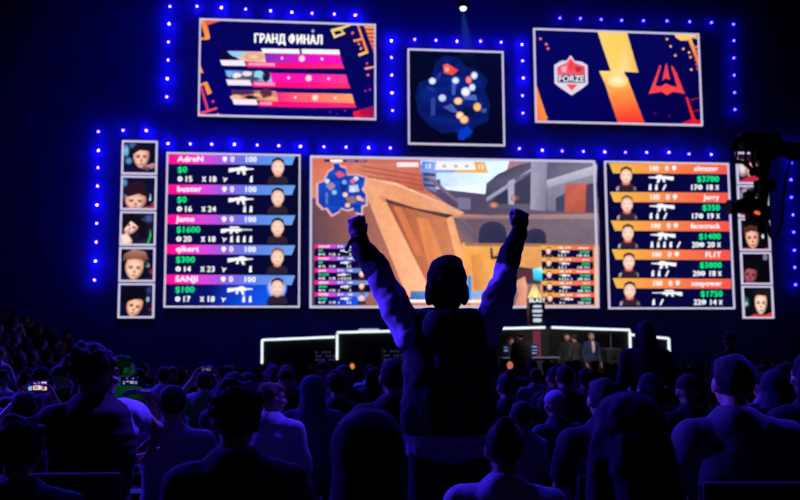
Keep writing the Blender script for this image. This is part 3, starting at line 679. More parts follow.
# ------------------------------------------------------------------ stage bulbs
def bulb_mat(name, rgb, s):
    return emit(name, rgb, s, raw=True)
BULBS = {
 'row above the grand final screen': ([(169.7, 5.6), (196.9, 5.6), (221.3, 6.9), (245.6, 8.4), (270.6, 10), (291.9, 11.6), (312.2, 12.5), (334.4, 13.4), (355.3, 14.4)], 1.0),
 'column at the outer side of the grand final screen': ([(168.8, 23.1), (168.1, 41.3), (167.8, 59.4), (166.9, 78.1), (166.6, 96.3)], 1.0),
 'column between the grand final screen and the radar map screen': ([(391.6, 40), (391.6, 56.9), (391.9, 74.4), (392.2, 92.2), (392.8, 110)], 1.15),
 'row under the grand final screen': ([(167.8, 143.1), (190, 143.4), (211.6, 143.8), (234.4, 144), (257.2, 144.7), (278.8, 145.3), (300.6, 145.9), (324, 146.3), (346.3, 146.6), (368.8, 147.2), (390.6, 147.5)], 1.0),
 'row above the radar map screen': ([(415.2, 38.7), (436.3, 39.7), (457.4, 40.6), (481.1, 40.6), (501.6, 41.6), (522.4, 43.8)], .8),
 'column between the radar map screen and the versus screen': ([(523, 60.2), (523.7, 77.4), (523, 95), (523.4, 112.6)], .75),
 'row above the versus screen': ([(560.4, 17.4), (581, 17.8), (601.7, 18.8), (622.4, 19.6), (644.1, 19.9), (667.7, 20.3), (690.5, 21), (712.3, 21.7), (734.4, 23.6)], .3),
 'column at the outer side of the versus screen': ([(734.7, 39.9), (734.7, 57.3), (735.1, 74.7), (735.4, 92), (735.8, 109)], .3),
 'row under the versus screen': ([(519.8, 148.2), (542.9, 149.8), (562.8, 150.5), (584, 150.9), (605.5, 151.5), (626.1, 151.9), (647.5, 152), (669.8, 152), (690, 153.6), (712.2, 154)], .65),
 'row over the player screens by the magenta scoreboard': ([(98, 131.1), (122.7, 129.8), (146, 130.2)], .8),
 'column outside the player screens by the magenta scoreboard': ([(98, 150), (97.6, 167.2), (97.2, 185.6), (96.7, 204.5), (96.3, 223), (95.8, 241.9), (95, 260.8), (94, 279.7)], .9),
 'column outside the player screens by the orange scoreboard': ([(793.3, 145.2), (792.5, 162.4), (792, 179.3), (792.5, 197), (794, 214.5), (794.7, 231.8), (795.4, 250), (795.8, 267), (796.6, 284.6)], .28),
}
HOUS = mat('bulb_housing', (20, 20, 28), .5)
def bulb_mesh(level):
    bm = bmesh.new()
    add_tube(bm, (0, .34, 0), (0, .31, 0), .03, .03, 12, 0)
    add_tube(bm, (0, .31, 0), (0, .195, 0), .014, .016, 10, 0)
    res = bmesh.ops.create_icosphere(bm, subdivisions=2, radius=.032)
    for v in res['verts']: v.co += Vector((0, .17, 0))
    for f in {f for v in res['verts'] for f in v.link_faces}: f.material_index = 1
    me = bpy.data.meshes.new('stage_bulb'); bm.to_mesh(me); bm.free()
    me.materials.append(HOUS)
    me.materials.append(bulb_mat('bulb_glow_%d' % round(level*100), (.03, .013, 1.0), 200*level))
    for p in me.polygons: p.use_smooth = True
    return me
_bm = {}
for where, (pts, lv) in BULBS.items():
    for i, (px, py) in enumerate(pts):
        f = lv*(.75, 1.0, 1.7)[(i*7+len(pts)) % 3] if lv > .5 else lv
        f = round(f, 1) if f > .5 else f
        if f not in _bm: _bm[f] = bulb_mesh(f)
        o = bpy.data.objects.new('stage_bulb', _bm[f]); COL.objects.link(o)
        p = at(px, py, 34.1); o.location = (p.x, 34.0, p.z)
        tag(o, ('glowing blue-white bulb in the ' if lv > .5 else 'dim blue bulb in the ') + where, 'light', 'stage bulbs, ' + where)

# ------------------------------------------------------------------ stage
STG = mat('stage_black', (9, 9, 14), .8)
LED = emit('led_white', (225, 238, 245), 1.25)
ZC = gz(328, 29.6, 500)
pl, pm, pr = gx(337, 31), gx(549, 28.6), gx(630, 30.4)
pL = gx(262, 31); pR = gx(669, 30.6)
Z = {k: at(*v).z for k, v in {'cl': (337, 332.5, 31), 'cm': (549, 327.5, 28.6), 'cr': (630, 330, 30.4), 'll': (262, 340, 31), 'lr': (336, 337, 31), 'rl': (632, 334.5, 30.6), 'rr': (669, 338.5, 30.6)}.items()}
def slab(bm, pts, z0):
    """pts: (x, y, ztop) ring"""
    a = [bm.verts.new((x, y, z0)) for x, y, z in pts]; b = [bm.verts.new(p) for p in pts]
    n = len(pts)
    for i in range(n): bm.faces.new((a[i], a[(i+1) % n], b[(i+1) % n], b[i]))
    bm.faces.new(a[::-1]); bm.faces.new(b)
bm = bmesh.new(); slab(bm, [(pl, 31, Z['cl']), (pm, 28.6, Z['cm']), (pr, 30.4, Z['cr']), (pr, 33.7, Z['cr']), (pl, 33.7, Z['cl'])], 0)
struct('floor_stage_centre', bm, STG)
bm = bmesh.new(); slab(bm, [(pL, 31, Z['ll']), (pl-.01, 31, Z['lr']), (pl-.01, 33.7, Z['lr']), (pL, 33.7, Z['ll'])], 0)
struct('floor_stage_side', bm, STG)
bm = bmesh.new(); slab(bm, [(pr+.01, 30.6, Z['rl']), (pR, 30.6, Z['rr']), (pR, 33.7, Z['rr']), (pr+.01, 33.7, Z['rl'])], 0)
struct('floor_stage_wing', bm, STG)
def led(name_label, a, b, w=.07):
    bm = bmesh.new(); a, b = Vector(a), Vector(b)
    add_bar(bm, a, b, w*.7, w) if abs((b-a).normalized().z) < .9 else add_bar(bm, a, b, w, w*.7)
    o = obj('led_strip', bm, [LED]); return tag(o, name_label, 'light')
e = .05
led('white light strip along the sloping top of the lowest stage block beneath the magenta scoreboard', (pL, 31-e, Z['ll']), (pl-.06, 31-e, Z['lr']))
led('white upright light strip at the outer end of the stage block beneath the magenta scoreboard', (pL, 31-e, Z['ll']), (pL, 31-e, Z['ll']-.72))
led('white upright light strip where two stage blocks meet, left of the cheering man', (pl, 31-e-.02, Z['cl']-.05), (pl, 31-e-.02, Z['cl']-.84))
led('long white light strip on the stage edge running behind the cheering man to the trophy', (pl, 31-e, Z['cl']), (pm-.1, 28.6-e, Z['cm']))
led('white light strip on the stage edge from the trophy to below the orange scoreboard', (pm+.1, 28.6-e, Z['cm']), (pr, 30.4-e, Z['cr']))
led('white upright light strip at the end of the central stage above the two pundits', (pr, 30.4-e-.02, Z['cr']-.05), (pr, 30.4-e-.02, Z['cr']-.62))
led('short white light strip on top of the lower stage wing beyond the standing spectator', (pr+.03, 30.6-e, Z['rl']), (pR, 30.6-e, Z['rr']))
led('white upright light strip at the far outer corner of the lower stage wing', (pR, 30.6-e, Z['rr']), (pR, 30.6-e, Z['rr']-.68))
# white low lamp bar on the stage edge
t = thing('floor_lamp_bar', 'low white lamp bar lying on the stage edge left of the cheering man', 'light', (gx(369, 31.2), 31.25, gz(332.2, 31, 369)+.0))
bm = bmesh.new(); p = Vector(t.location); p.z = Z['cl']+(Z['cm']-Z['cl'])*.15
t.location = p
add_box(bm, (p.x-.36, p.y-.06, p.z), (p.x+.36, p.y+.06, p.z+.05)); obj('base', bm, STG, t)
bm = bmesh.new(); add_box(bm, (p.x-.32, p.y-.07, p.z+.03), (p.x+.32, p.y+.02, p.z+.11), 0, .02); obj('lens', bm, emit('lamp_soft', (200, 215, 235), .8), t)

# ------------------------------------------------------------------ trophy on its lettered plinth
tx, ty = gx(537, 29.4), 29.4
zt = Z['cm']-.06
ztop = gz(298, ty, 537)
t = thing('trophy_plinth', 'black lettered plinth holding the trophy at the front of the stage', 'plinth', (tx, ty, zt))
w = .235
bm = bmesh.new(); add_box(bm, (tx-w, ty-w*.8, zt+.08), (tx+w, ty+w*.8, ztop), 0, .01); obj('column', bm, mat('plinth_black', (14, 14, 18), .4), t)
bm = bmesh.new(); add_box(bm, (tx-.36, ty-.3, zt), (tx+.36, ty+.3, zt+.08), 0, .01); obj('base', bm, emit('plinth_base_light', (170, 180, 200), .6), t)
c = Canvas(ty-w*.8-.01)
c.text('BLAST', 537.2, 302.2, 3.9, WH, 1, 'c', .035, xs=.98)
for y, hw, hh in ((306.3, 4.6, 1.2), (311, 5.4, 1.5), (315.4, 4.8, .8), (320.2, 4.6, 2.0)):
    c.ell(537.3-hw+hh, y, hh, hh, (190, 200, 225), None, 1, n=10); c.ell(537.3+hw-hh, y, hh, hh, (190, 200, 225), None, 1, n=10); c.rect(537.3-hw+hh, y-hh, 537.3+hw-hh, y+hh, (205, 212, 232), 1)
c.build('lettering', PIC, t)
tp = thing('trophy', 'pale gold triangular trophy standing on the black lettered plinth', 'trophy', (tx, ty, ztop))
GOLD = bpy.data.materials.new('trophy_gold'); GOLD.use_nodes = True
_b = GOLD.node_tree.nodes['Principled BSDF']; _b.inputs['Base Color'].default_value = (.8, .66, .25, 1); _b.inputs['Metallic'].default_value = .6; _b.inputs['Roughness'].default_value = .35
_b.inputs['Emission Color'].default_value = (.9, .75, .28, 1); _b.inputs['Emission Strength'].default_value = 1.05  # own glow added so the gold looks brightly lit
h = gz(283.5, ty, 535)-ztop
cx = gx(536, ty)
def shard(x0, x1, xt, dz, y0, y1):
    bm = bmesh.new()
    v = [bm.verts.new(q) for q in ((x0, y0, ztop), (x1, y0, ztop), (x1, y1, ztop), (x0, y1, ztop))]; a = bm.verts.new((xt, (y0+y1)/2, ztop+dz))
    bm.faces.new(v[::-1])
    for i in range(4): bm.faces.new((v[i], v[(i+1) % 4], a))
    return bm
obj('wing', shard(cx-.2, cx-.03, cx-.02, h, ty-.1, ty+.06), GOLD, tp)
obj('wing', shard(cx+.03, cx+.2, cx+.02, h*.93, ty-.1, ty+.06), GOLD, tp)
obj('core', shard(cx-.09, cx+.09, cx, h*.55, ty-.03, ty+.1), GOLD, tp)

# ------------------------------------------------------------------ equipment racks, caster desk, screens under the stage edge
def rack(px0, px1, py0, py1, Y, label):
    x0, x1 = gx(px0, Y), gx(px1, Y); z1 = at(px0, py0, Y).z
    t = thing('equipment_rack', label, 'rack', ((x0+x1)/2, Y, 0))
    bm = bmesh.new(); add_box(bm, (x0, Y, 0), (x1, Y+.5, z1), 0, .015); obj('casing', bm, BLACK, t)
    c = Canvas(Y-.006)
    n = 6
    for i in range(n):
        for j in range(3):
            if (i*3+j*5) % 4 == 3: continue
            X = px0+(px1-px0)*(i+.5)/n; Yp = py0+2+(py1-py0)*(j+.3)/3.4
            c.rect(X-1.1, Yp-.8, X+1.0, Yp+.8, (40+9*((i+j) % 3), 44, 84), 1)
    c.build('indicator_panel', PIC, t)
rack(315, 335, 349, 362, 30.2, 'black rack with a grid of faint lights below the lower stage block')
rack(383, 403, 348, 362, 29.4, 'black rack with a grid of faint lights beside the cheering man')
YD = 27.0
POD = .45
bm = bmesh.new(); add_box(bm, (gx(488, YD), YD-1.7, 0), (gx(640, YD), YD+1.3, POD)); struct('floor_podium', bm, STG)
def desk(px0, px1, py, Y, label, rgb):
    x0, x1 = gx(px0, Y), gx(px1, Y); z = at(px0, py, Y).z
    t = thing('presenter_desk', label, 'desk', ((x0+x1)/2, Y, POD))
    bm = bmesh.new(); add_box(bm, (x0, Y-.35, z-.05), (x1, Y+.3, z), 0, .01); obj('table_top', bm, mat('desk_top', (120, 120, 140), .3), t)
    bm = bmesh.new(); add_box(bm, (x0+.08, Y-.3, POD), (x1-.08, Y-.25, z-.05)); obj('front_panel', bm, BLACK, t)
    for x in (x0+.06, x1-.11):
        bm = bmesh.new(); add_box(bm, (x, Y-.22, POD), (x+.05, Y+.25, z-.05)); obj('leg', bm, DARKMETAL, t)
    bm = bmesh.new(); add_box(bm, (x0, Y-.362, z-.035), (x1, Y-.35, z-.012)); obj('edge_light', bm, emit('edge_'+str(rgb), rgb, .5), t)
    return z
zd1 = desk(500, 528, 357, YD-.4, 'presenter desk with a faintly lit edge right beside the cheering man', (120, 130, 160))
zd2 = desk(529, 556, 357, YD-.4, 'presenter desk with a faintly lit edge below the trophy plinth', (120, 130, 160))
def stand_banner():
    Y = 27.9; x0, x1 = gx(533.5, Y), gx(541, Y); z1 = gz(331, Y, 537)
    t = thing('roll_up_banner', 'narrow salmon pink roll-up banner below the trophy plinth', 'banner', ((x0+x1)/2, Y, POD))
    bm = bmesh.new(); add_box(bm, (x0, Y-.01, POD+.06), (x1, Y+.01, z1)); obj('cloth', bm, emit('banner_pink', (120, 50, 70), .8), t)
    bm = bmesh.new(); add_box(bm, (x0-.04, Y-.1, POD), (x1+.04, Y+.1, POD+.07), 0, .02); obj('base', bm, DARKMETAL, t)
    bm = bmesh.new(); add_tube(bm, ((x0+x1)/2, Y+.03, POD), ((x0+x1)/2, Y+.03, z1+.02), .012); obj('pole', bm, DARKMETAL, t)
stand_banner()
def desk_monitor(px0, px1, py0, py1, Y, zb, label, rows):
    x0, x1 = gx(px0, Y), gx(px1, Y); z0, z1 = at(px0, py1, Y).z, at(px0, py0, Y).z
    t = thing('monitor', label, 'monitor', ((x0+x1)/2, Y, zb))
    bm = bmesh.new(); add_box(bm, (x0, Y, z0), (x1, Y+.05, z1), 0, .008); obj('casing', bm, BLACK, t)
    c = Canvas(Y-.004); c.rect(px0+.4, py0+.4, px1-.4, py1-.4, (20, 26, 60), 0)
    for x, y, w_, col in rows: c.rect(x, y, x+w_, y+1.1, col, 1)
    c.build('display', PIC, t)
    bm = bmesh.new(); add_tube(bm, ((x0+x1)/2, Y+.06, zb), ((x0+x1)/2, Y+.06, (z0+z1)/2), .02); add_tube(bm, ((x0+x1)/2, Y+.06, zb), ((x0+x1)/2, Y+.06, zb+.015), .11); obj('stand', bm, DARKMETAL, t)
WS = (150, 165, 215)
desk_monitor(530.5, 538.5, 344, 356, 26.75, zd2, 'desk monitor with pale text rows below the trophy plinth', [(532, 346, 5, WS), (532, 349.5, 5.4, (120, 140, 200)), (532, 352.6, 4.6, WS)])
desk_monitor(503, 509, 345, 354, 26.75, zd1, 'small desk monitor glowing grey-blue beside the cheering man', [(504, 347, 3.6, (110, 120, 160)), (504, 350, 4, (140, 150, 190))])
def mic_stand():
    Y = 28.0; x = gx(611.5, Y); z1 = gz(333, Y, 611)
    t = thing('microphone_stand', 'thin microphone stand under the end of the central stage', 'stand', (x, Y, POD))
    bm = bmesh.new(); add_tube(bm, (x, Y, POD+.02), (x, Y, z1), .016); obj('pole', bm, mat('stand_grey', (120, 120, 140), .4, .5), t)
    bm = bmesh.new(); add_tube(bm, (x, Y, POD), (x, Y, POD+.03), .14, .12); obj('base', bm, DARKMETAL, t)
    bm = bmesh.new(); add_ell(bm, (x, Y, z1+.03), (.03, .03, .05), sub=2); obj('microphone', bm, BLACK, t)
mic_stand()
def flight_case():
    Y = 27.2; x0, x1 = gx(607.5, Y), gx(622, Y); z1 = gz(348, Y, 610)
    t = thing('flight_case', 'dark equipment case beside the thin microphone stand', 'case', ((x0+x1)/2, Y, POD))
    bm = bmesh.new(); add_box(bm, (x0, Y, POD), (x1, Y+.5, z1-.08), 0, .02); obj('body', bm, BLACK, t)
    bm = bmesh.new(); add_box(bm, (x0-.01, Y-.01, z1-.075), (x1+.01, Y+.51, z1), 0, .02); obj('lid', bm, mat('case_grey', (52, 52, 64), .5), t)
    bm = bmesh.new(); add_box(bm, (x0+.12, Y-.03, z1-.3), (x0+.25, Y-.002, z1-.2), 0, .008); obj('handle', bm, DARKMETAL, t)
flight_case()
def glow_lamp(px, py, Y, r, rgb, label):
    p = at(px, py, Y)
    t = thing('stand_lamp', label, 'lamp', (p.x, Y, 0))
    bm = bmesh.new(); add_tube(bm, (p.x, Y, .02), (p.x, Y, p.z-r*.8), .018); obj('pole', bm, DARKMETAL, t)
    bm = bmesh.new(); add_tube(bm, (p.x, Y, 0), (p.x, Y, .03), .16, .15, 20); obj('base', bm, DARKMETAL, t)
    bm = bmesh.new(); add_ell(bm, p, (r*.85, r*.85, r*1.15), sub=3); obj('lamp_bulb', bm, emit('lamp_'+str(rgb), rgb, 1.0), t, smooth=True)
glow_lamp(352.3, 366.3, 24, .062, (235, 130, 60), 'small warm orange lamp glowing low in front of the stage')
glow_lamp(510, 365.4, 22.5, .08, (190, 110, 80), 'dull peach ball glowing in place of lit faces in the crowd below the presenter desk')  # stand lamp made up for a warm patch taken as lit faces

# ------------------------------------------------------------------ moving head light and a self-glowing cone for its beam
bp = at(463.2, 8.5, 31.0)
def moving_head():
    t = thing('moving_head_light', 'bright spotlight hanging over the radar map screen, throwing a blue beam', 'spotlight', (bp.x, 31, 17))
    bm = bmesh.new(); add_tube(bm, (bp.x, 31.1, 17), (bp.x, 31.1, bp.z+.62), .03); obj('drop_pipe', bm, DARKMETAL, t)
    bm = bmesh.new(); add_box(bm, (bp.x-.2, 30.95, bp.z+.48), (bp.x+.2, 31.25, bp.z+.62), 0, .03)
    for s in (-1, 1): add_box(bm, (bp.x+s*.21-.025, 31.04, bp.z+.1), (bp.x+s*.21+.025, 31.16, bp.z+.56), 0, .01)
    obj('yoke', bm, BLACK, t)
    bm = bmesh.new(); add_tube(bm, (bp.x, 31.1, bp.z+.4), (bp.x, 31.04, bp.z+.02), .13, .15, 20); obj('lamp_head', bm, BLACK, t)
    bm = bmesh.new(); add_ell(bm, (bp.x, 31.0, bp.z), (.1, .1, .07), sub=3); obj('lens', bm, emit('lens_hot', (.8, .95, 1.0), 3.2, raw=True), t, smooth=True)
moving_head()
be = at(468.5, 62, 31.0)
def beam():
    m = bpy.data.materials.new('haze_glow'); m.use_nodes = True; nt = m.node_tree; nt.nodes.clear()
    o = nt.nodes.new('ShaderNodeOutputMaterial'); v = nt.nodes.new('ShaderNodeEmission')
    tc = nt.nodes.new('ShaderNodeTexCoord'); sx = nt.nodes.new('ShaderNodeSeparateXYZ')
    # object space: z runs 0 (lamp) to 1 (end), radius grows; emission stands in for scattered light, fading along the beam
    nt.links.new(tc.outputs['Object'], sx.inputs[0])
    ln = nt.nodes.new('ShaderNodeMath'); ln.operation = 'SUBTRACT'; ln.inputs[0].default_value = 1.0; nt.links.new(sx.outputs['Z'], ln.inputs[1])
    pw = nt.nodes.new('ShaderNodeMath'); pw.operation = 'POWER'; pw.inputs[1].default_value = 1.6; nt.links.new(ln.outputs[0], pw.inputs[0])
    ml = nt.nodes.new('ShaderNodeMath'); ml.operation = 'MULTIPLY'; ml.inputs[1].default_value = .55; nt.links.new(pw.outputs[0], ml.inputs[0])
    v.inputs['Color'].default_value = (.06, .2, .95, 1)
    nt.links.new(ml.outputs[0], v.inputs['Strength']); nt.links.new(v.outputs[0], o.inputs['Volume'])
    bm = bmesh.new(); n = 24
    a = [bm.verts.new((.055*math.cos(2*PI*i/n), .055*math.sin(2*PI*i/n), 0)) for i in range(n)]
    b = [bm.verts.new((.29*math.cos(2*PI*i/n), .29*math.sin(2*PI*i/n), 1)) for i in range(n)]
    for i in range(n): bm.faces.new((a[i], b[i], b[(i+1) % n], a[(i+1) % n]))
    bm.faces.new(a); bm.faces.new(b[::-1]); bmesh.ops.recalc_face_normals(bm, faces=bm.faces)
    ob = obj('haze_glow_cone', bm, m)
    d = be-bp; d.y = 0
    ob.location = (bp.x, 31.0, bp.z-.09); ob.rotation_euler = d.to_track_quat('Z', 'Y').to_euler(); ob.scale = (1, 1, d.length)
    ob['kind'] = 'stuff'; tag(ob, 'blue glowing cone standing in for lit haze, fading downward from the hanging spotlight', 'haze')
beam()

# ------------------------------------------------------------------ camera crane, dark against the player screens
def crane():
    Y = 15.0
    K = mat('crane_black', (9, 9, 11), .6)
    pv = Vector((gx(800, Y)+3.2, Y+1.0, 4.3))
    t = thing('camera_crane', 'black camera crane reaching in front of the player screens by the orange scoreboard', 'crane', (pv.x, pv.y, 0))
    A = lambda x, y, d=0: at(x, y, Y+d)
    tip = A(742, 141)
    bm = bmesh.new()
    d = (pv-tip)
    for oz, oy in ((.1, -.09), (.1, .09), (-.12, -.09), (-.12, .09)):
        add_tube(bm, tip+Vector((0, oy, oz*.7)), pv+Vector((1.8, oy, oz)), .035, .04, 8)
    n = 16
    for i in range(n):
        q0 = tip+d*(i/n); q1 = tip+d*((i+1)/n)
        for oy in (-.09, .09): add_tube(bm, q0+Vector((0, oy, .08)), q1+Vector((0, oy, -.1)), .02, .02, 6)
        add_tube(bm, q0+Vector((0, -.09, .08)), q1+Vector((0, .09, .08)), .018, .018, 6)
    add_box(bm, tip+Vector((-.02, -.12, -.14)), tip+Vector((.62, .12, .14)), 0, .04)
    add_bar(bm, tip+Vector((.2, 0, 0)), pv, .14, .16)
    obj('boom', bm, K, t)
    bm = bmesh.new(); add_box(bm, pv+Vector((1.5, -.25, -.35)), pv+Vector((2.1, .25, .35)), 0, .03); obj('counterweight', bm, K, t)
    bm = bmesh.new(); add_tube(bm, (pv.x, pv.y, .12), pv, .11, .09, 16)
    add_box(bm, (pv.x-.12, pv.y-.2, pv.z-.25), (pv.x+.12, pv.y+.2, pv.z+.1), 0, .03); obj('column', bm, K, t)
    for k in range(3):
        a = 2*PI*k/3+.4
        bm = bmesh.new(); add_tube(bm, (pv.x, pv.y, .5), (pv.x+.95*math.cos(a), pv.y+.95*math.sin(a), .05), .045, .04, 10)
        add_ell(bm, (pv.x+.95*math.cos(a), pv.y+.95*math.sin(a), .05), (.06, .06, .05), sub=2); obj('leg', bm, K, t)
    # remote head: bracket, hanging post, sensor frame, camera
    bm = bmesh.new(); add_box(bm, A(758, 141)-Vector((.06, .1, .08)), A(769, 158)+Vector((.05, .1, 0)), 0, .03)
    add_tube(bm, A(764, 150), A(761, 232), .075, .06, 14); add_tube(bm, A(768.5, 152), A(766, 205), .035, .03, 10)
    add_box(bm, A(760, 178)-Vector((.03, .11, .06)), A(768, 190)+Vector((.05, .11, 0)), 0, .03)
    add_box(bm, A(753, 215)-Vector((.1, .1, .1)), A(767, 207)+Vector((0, .1, .02)), 0, .03)
    obj('remote_head', bm, K, t)
    bm = bmesh.new()
    pts = [(734, 150), (737, 139), (746, 137), (760, 139)]
    for a, b in zip(pts, pts[1:]): add_tube(bm, A(*a), A(*b), .06, .06, 10)
    for a, b, r in (((736, 161), (745, 163), .05), ((745, 163), (752, 170), .055), ((752, 170), (760, 168), .06), ((746, 150), (745, 166), .035), ((737, 148), (736, 164), .03), ((736, 162), (749, 163), .04), ((752, 160), (758, 176), .055)):
        add_tube(bm, A(*a), A(*b), r*.6, r*.6, 10)
    add_ell(bm, A(752, 172), (.05, .05, .07), sub=3)
    obj('stabiliser_frame', bm, K, t)
    bm = bmesh.new(); add_box(bm, A(739, 213)-Vector((0, .1, 0)), A(758, 199)+Vector((0, .1, 0)), 0, .03)
    add_box(bm, A(744, 200)-Vector((0, .06, 0)), A(754, 192)+Vector((0, .06, 0)), 0, .02)
    obj('camera_body', bm, K, t)
    bm = bmesh.new(); add_tube(bm, A(741, 206), A(730.5, 207), .1, .075, 18); add_tube(bm, A(731.5, 207), A(728.5, 207), .11, .12, 18); obj('lens', bm, K, t)
    bm = bmesh.new(); add_ell(bm, A(756.3, 212.5, -.16), (.035, .02, .03), sub=2); add_ell(bm, A(758.6, 213.2, -.16), (.028, .02, .03), sub=2); obj('tally_lamp', bm, emit('tally', (240, 100, 50), 1.0), t)
    bm = bmesh.new(); pts = [A(764, 200), A(768, 222), A(770, 236), A(774, 240), A(781, 225), A(786, 175), A(795, 150)]
    for a, b in zip(pts, pts[1:]): add_tube(bm, a, b, .022, .022, 8)
    obj('cable', bm, K, t)
crane()
# ------------------------------------------------------------------ people
def rotm(yaw=0, pitch=0, roll=0):
    return Matrix.Rotation(yaw, 3, 'Z') @ Matrix.Rotation(pitch, 3, 'X') @ Matrix.Rotation(roll, 3, 'Y')
class Shape:
    """overlapping rounded volumes fused into one smooth continuous skin"""
    def __init__(s): s.bm = bmesh.new()
    def e(s, c, r, R=None, sub=3): add_ell(s.bm, c, r, R, sub)
    def c(s, p0, p1, r0, r1=None, n=7):
        p0, p1 = Vector(p0), Vector(p1); r1 = r0 if r1 is None else r1
        add_tube(s.bm, p0, p1, r0, r1, 16)
        add_ell(s.bm, p0, (r0,)*3, sub=2); add_ell(s.bm, p1, (r1,)*3, sub=2)
    def chain(s, pts, rs):
        for i in range(len(pts)-1): s.c(pts[i], pts[i+1], rs[i], rs[i+1])
    def build(s, name, voxel, smooth=4, bump=0.0, bscale=12.0, seed=0.0, cut=None):
        me = bpy.data.meshes.new(name); bmesh.ops.recalc_face_normals(s.bm, faces=s.bm.faces); s.bm.to_mesh(me); s.bm.free()
        o = bpy.data.objects.new('temp_'+name, me); COL.objects.link(o)
        m = o.modifiers.new('r', 'REMESH'); m.mode = 'VOXEL'; m.voxel_size = voxel
        if smooth:
            m2 = o.modifiers.new('s', 'SMOOTH'); m2.factor = .5; m2.iterations = smooth
        dg = bpy.context.evaluated_depsgraph_get()
        out = bpy.data.meshes.new_from_object(o.evaluated_get(dg)); out.name = name
        bpy.data.objects.remove(o); bpy.data.meshes.remove(me)
        if bump:
            ns = [Vector(v.normal) for v in out.vertices]; off = Vector((seed, 0, 0))
            for v, nn in zip(out.vertices, ns):
                c = Vector(v.co); v.co = c+nn*bump*noise.noise(c*bscale+off)
        if cut:
            b = bmesh.new(); b.from_mesh(out)
            bmesh.ops.delete(b, geom=[f for f in b.faces if cut(f.calc_center_median())], context='FACES'); b.to_mesh(out); b.free()
        for p in out.polygons: p.use_smooth = True
        return out

def torso(S, J, g, wk=1.0):
    pel, nk = J['pelvis'], J['neck']
    prof = [(0, .165, .125), (.15, .158, .12), (.3, .146, .112), (.45, .15, .115), (.6, .165, .122), (.75, .172, .122), (.88, .15, .1), (.97, .09, .07)]
    ax = (nk-pel).normalized(); sx = (J['shR']-J['shL']).normalized(); fy = ax.cross(sx).normalized()*-1
    fy = ax.cross(sx); fy = -fy if fy.y < 0 else fy
    R = Matrix((sx, fy.normalized(), ax)).transposed()
    L = (nk-pel).length
    bend = J.get('bend', 0)
    fine = []
    for (t0, w0, d0), (t1, w1, d1) in zip(prof, prof[1:]): fine += [(t0, w0, d0), ((t0+t1)/2, (w0+w1)/2, (d0+d1)/2)]
    for t, w, d in fine+[prof[-1]]:
        c = pel.lerp(nk, t) - R @ Vector((0, bend*math.sin(PI*t), 0))
        S.e(c, (w*wk+g, d+g, .075+g*.5), R)
    a = J['shL'].lerp(J['shR'], .1); b = J['shR'].lerp(J['shL'], .1)
    S.c(a, b, .062+g)
    return R
def arm(S, J, s, g, upto='hand', wr=1.0):
    sh, el, wrs = J['sh'+s], J['el'+s], J['wr'+s]
    S.c(sh, el, .052+g, .041+g)
    if upto == 'elbow': return
    S.c(el, wrs, .042+g, (.029+g)*wr)
def hand(S, w, d, pn, thumb, curl=.35, spread=.12, k=1.0):
    """w wrist; d finger direction; pn palm normal (palm faces +pn); thumb +1/-1 side"""
    d = Vector(d).normalized(); pn = Vector(pn); pn = (pn-d*pn.dot(d)).normalized(); ax = d.cross(pn).normalized()*thumb
    R = Matrix((ax, pn, d)).transposed()
    S.e(w+d*.048*k, (.041*k, .017*k, .052*k), R); S.c(w-d*.02, w+d*.02*k, .026, .028*k)
    lens = ((.044, .027, .021), (.048, .031, .022), (.045, .029, .021), (.035, .021, .018))
    for i in range(4):
        off = (.030-.020*i)*k
        p = w+d*(.092-.004*abs(i-1))*k+ax*off
        a = 0; sp = spread*(1.3-i)*.5
        for j, l in enumerate(lens[i]):
            a += curl*(1.0 if j else .9)
            dd = (d*math.cos(a)+pn*math.sin(a)+ax*sp*(.5 if curl < .8 else 0)).normalized()
            q = p+dd*l*k
            S.c(p, q, (.0092-.0008*j)*k, (.0086-.0008*j)*k); p = q
    p = w+d*.028*k+ax*.034*k
    td = (d*.62+ax*.75+pn*.35).normalized() if curl < 1.0 else (d*.85+ax*.1+pn*.65).normalized()
    q = p+td*.042*k; S.c(p, q, .012*k, .0105*k)
    td2 = (d*.85+ax*.4+pn*.4).normalized() if curl < 1.0 else (-ax*.85+pn*.45+d*.2).normalized()
    S.c(q, q+td2*.032*k, .0105*k, .009*k)
def leg(S, J, s, g, foot=True):
    hp, kn, an = J['hip'+s], J['kn'+s], J['an'+s]
    S.c(hp, kn, .082+g, .054+g); S.c(kn, kn.lerp(an, .4), .052+g, .05+g); S.c(kn.lerp(an, .4), an, .05+g, .036+g)
def feet(S, J, s, g=0):
    an = J['an'+s]; f = J.get('foot', Vector((0, 1, 0)))
    S.c(an, an+Vector((0, 0, -.045)), .04+g, .042+g)
    S.c(an+Vector((0, 0, -.05))-f*.03, an+Vector((0, 0, -.055))+f*.12, .036+g, .034+g); S.e(an+Vector((0, 0, -.06))+f*.15, (.043+g, .07+g, .026+g))
def headshape(S, h, R):
    P = lambda x, y, z: h + R @ Vector((x, y, z))
    S.e(P(0, -.012, .03), (.075, .094, .088), R); S.e(P(0, .016, -.028), (.062, .075, .078), R); S.e(P(0, .045, -.078), (.036, .036, .03), R)
    S.c(P(0, .086, .012), P(0, .106, -.022), .010, .015); S.e(P(0, .096, -.026), (.018, .012, .009), R)
    S.c(P(-.034, .076, .026), P(.034, .076, .026), .014); S.e(P(0, .084, -.056), (.024, .011, .010), R)
    for x in (-1, 1):
        S.e(P(x*.077, -.008, -.002), (.011, .021, .033), R @ rotm(x*-.35)); S.e(P(x*.045, .062, -.018), (.024, .02, .02), R)
        S.e(P(x*.03, .081, .006), (.014, .009, .008), R)
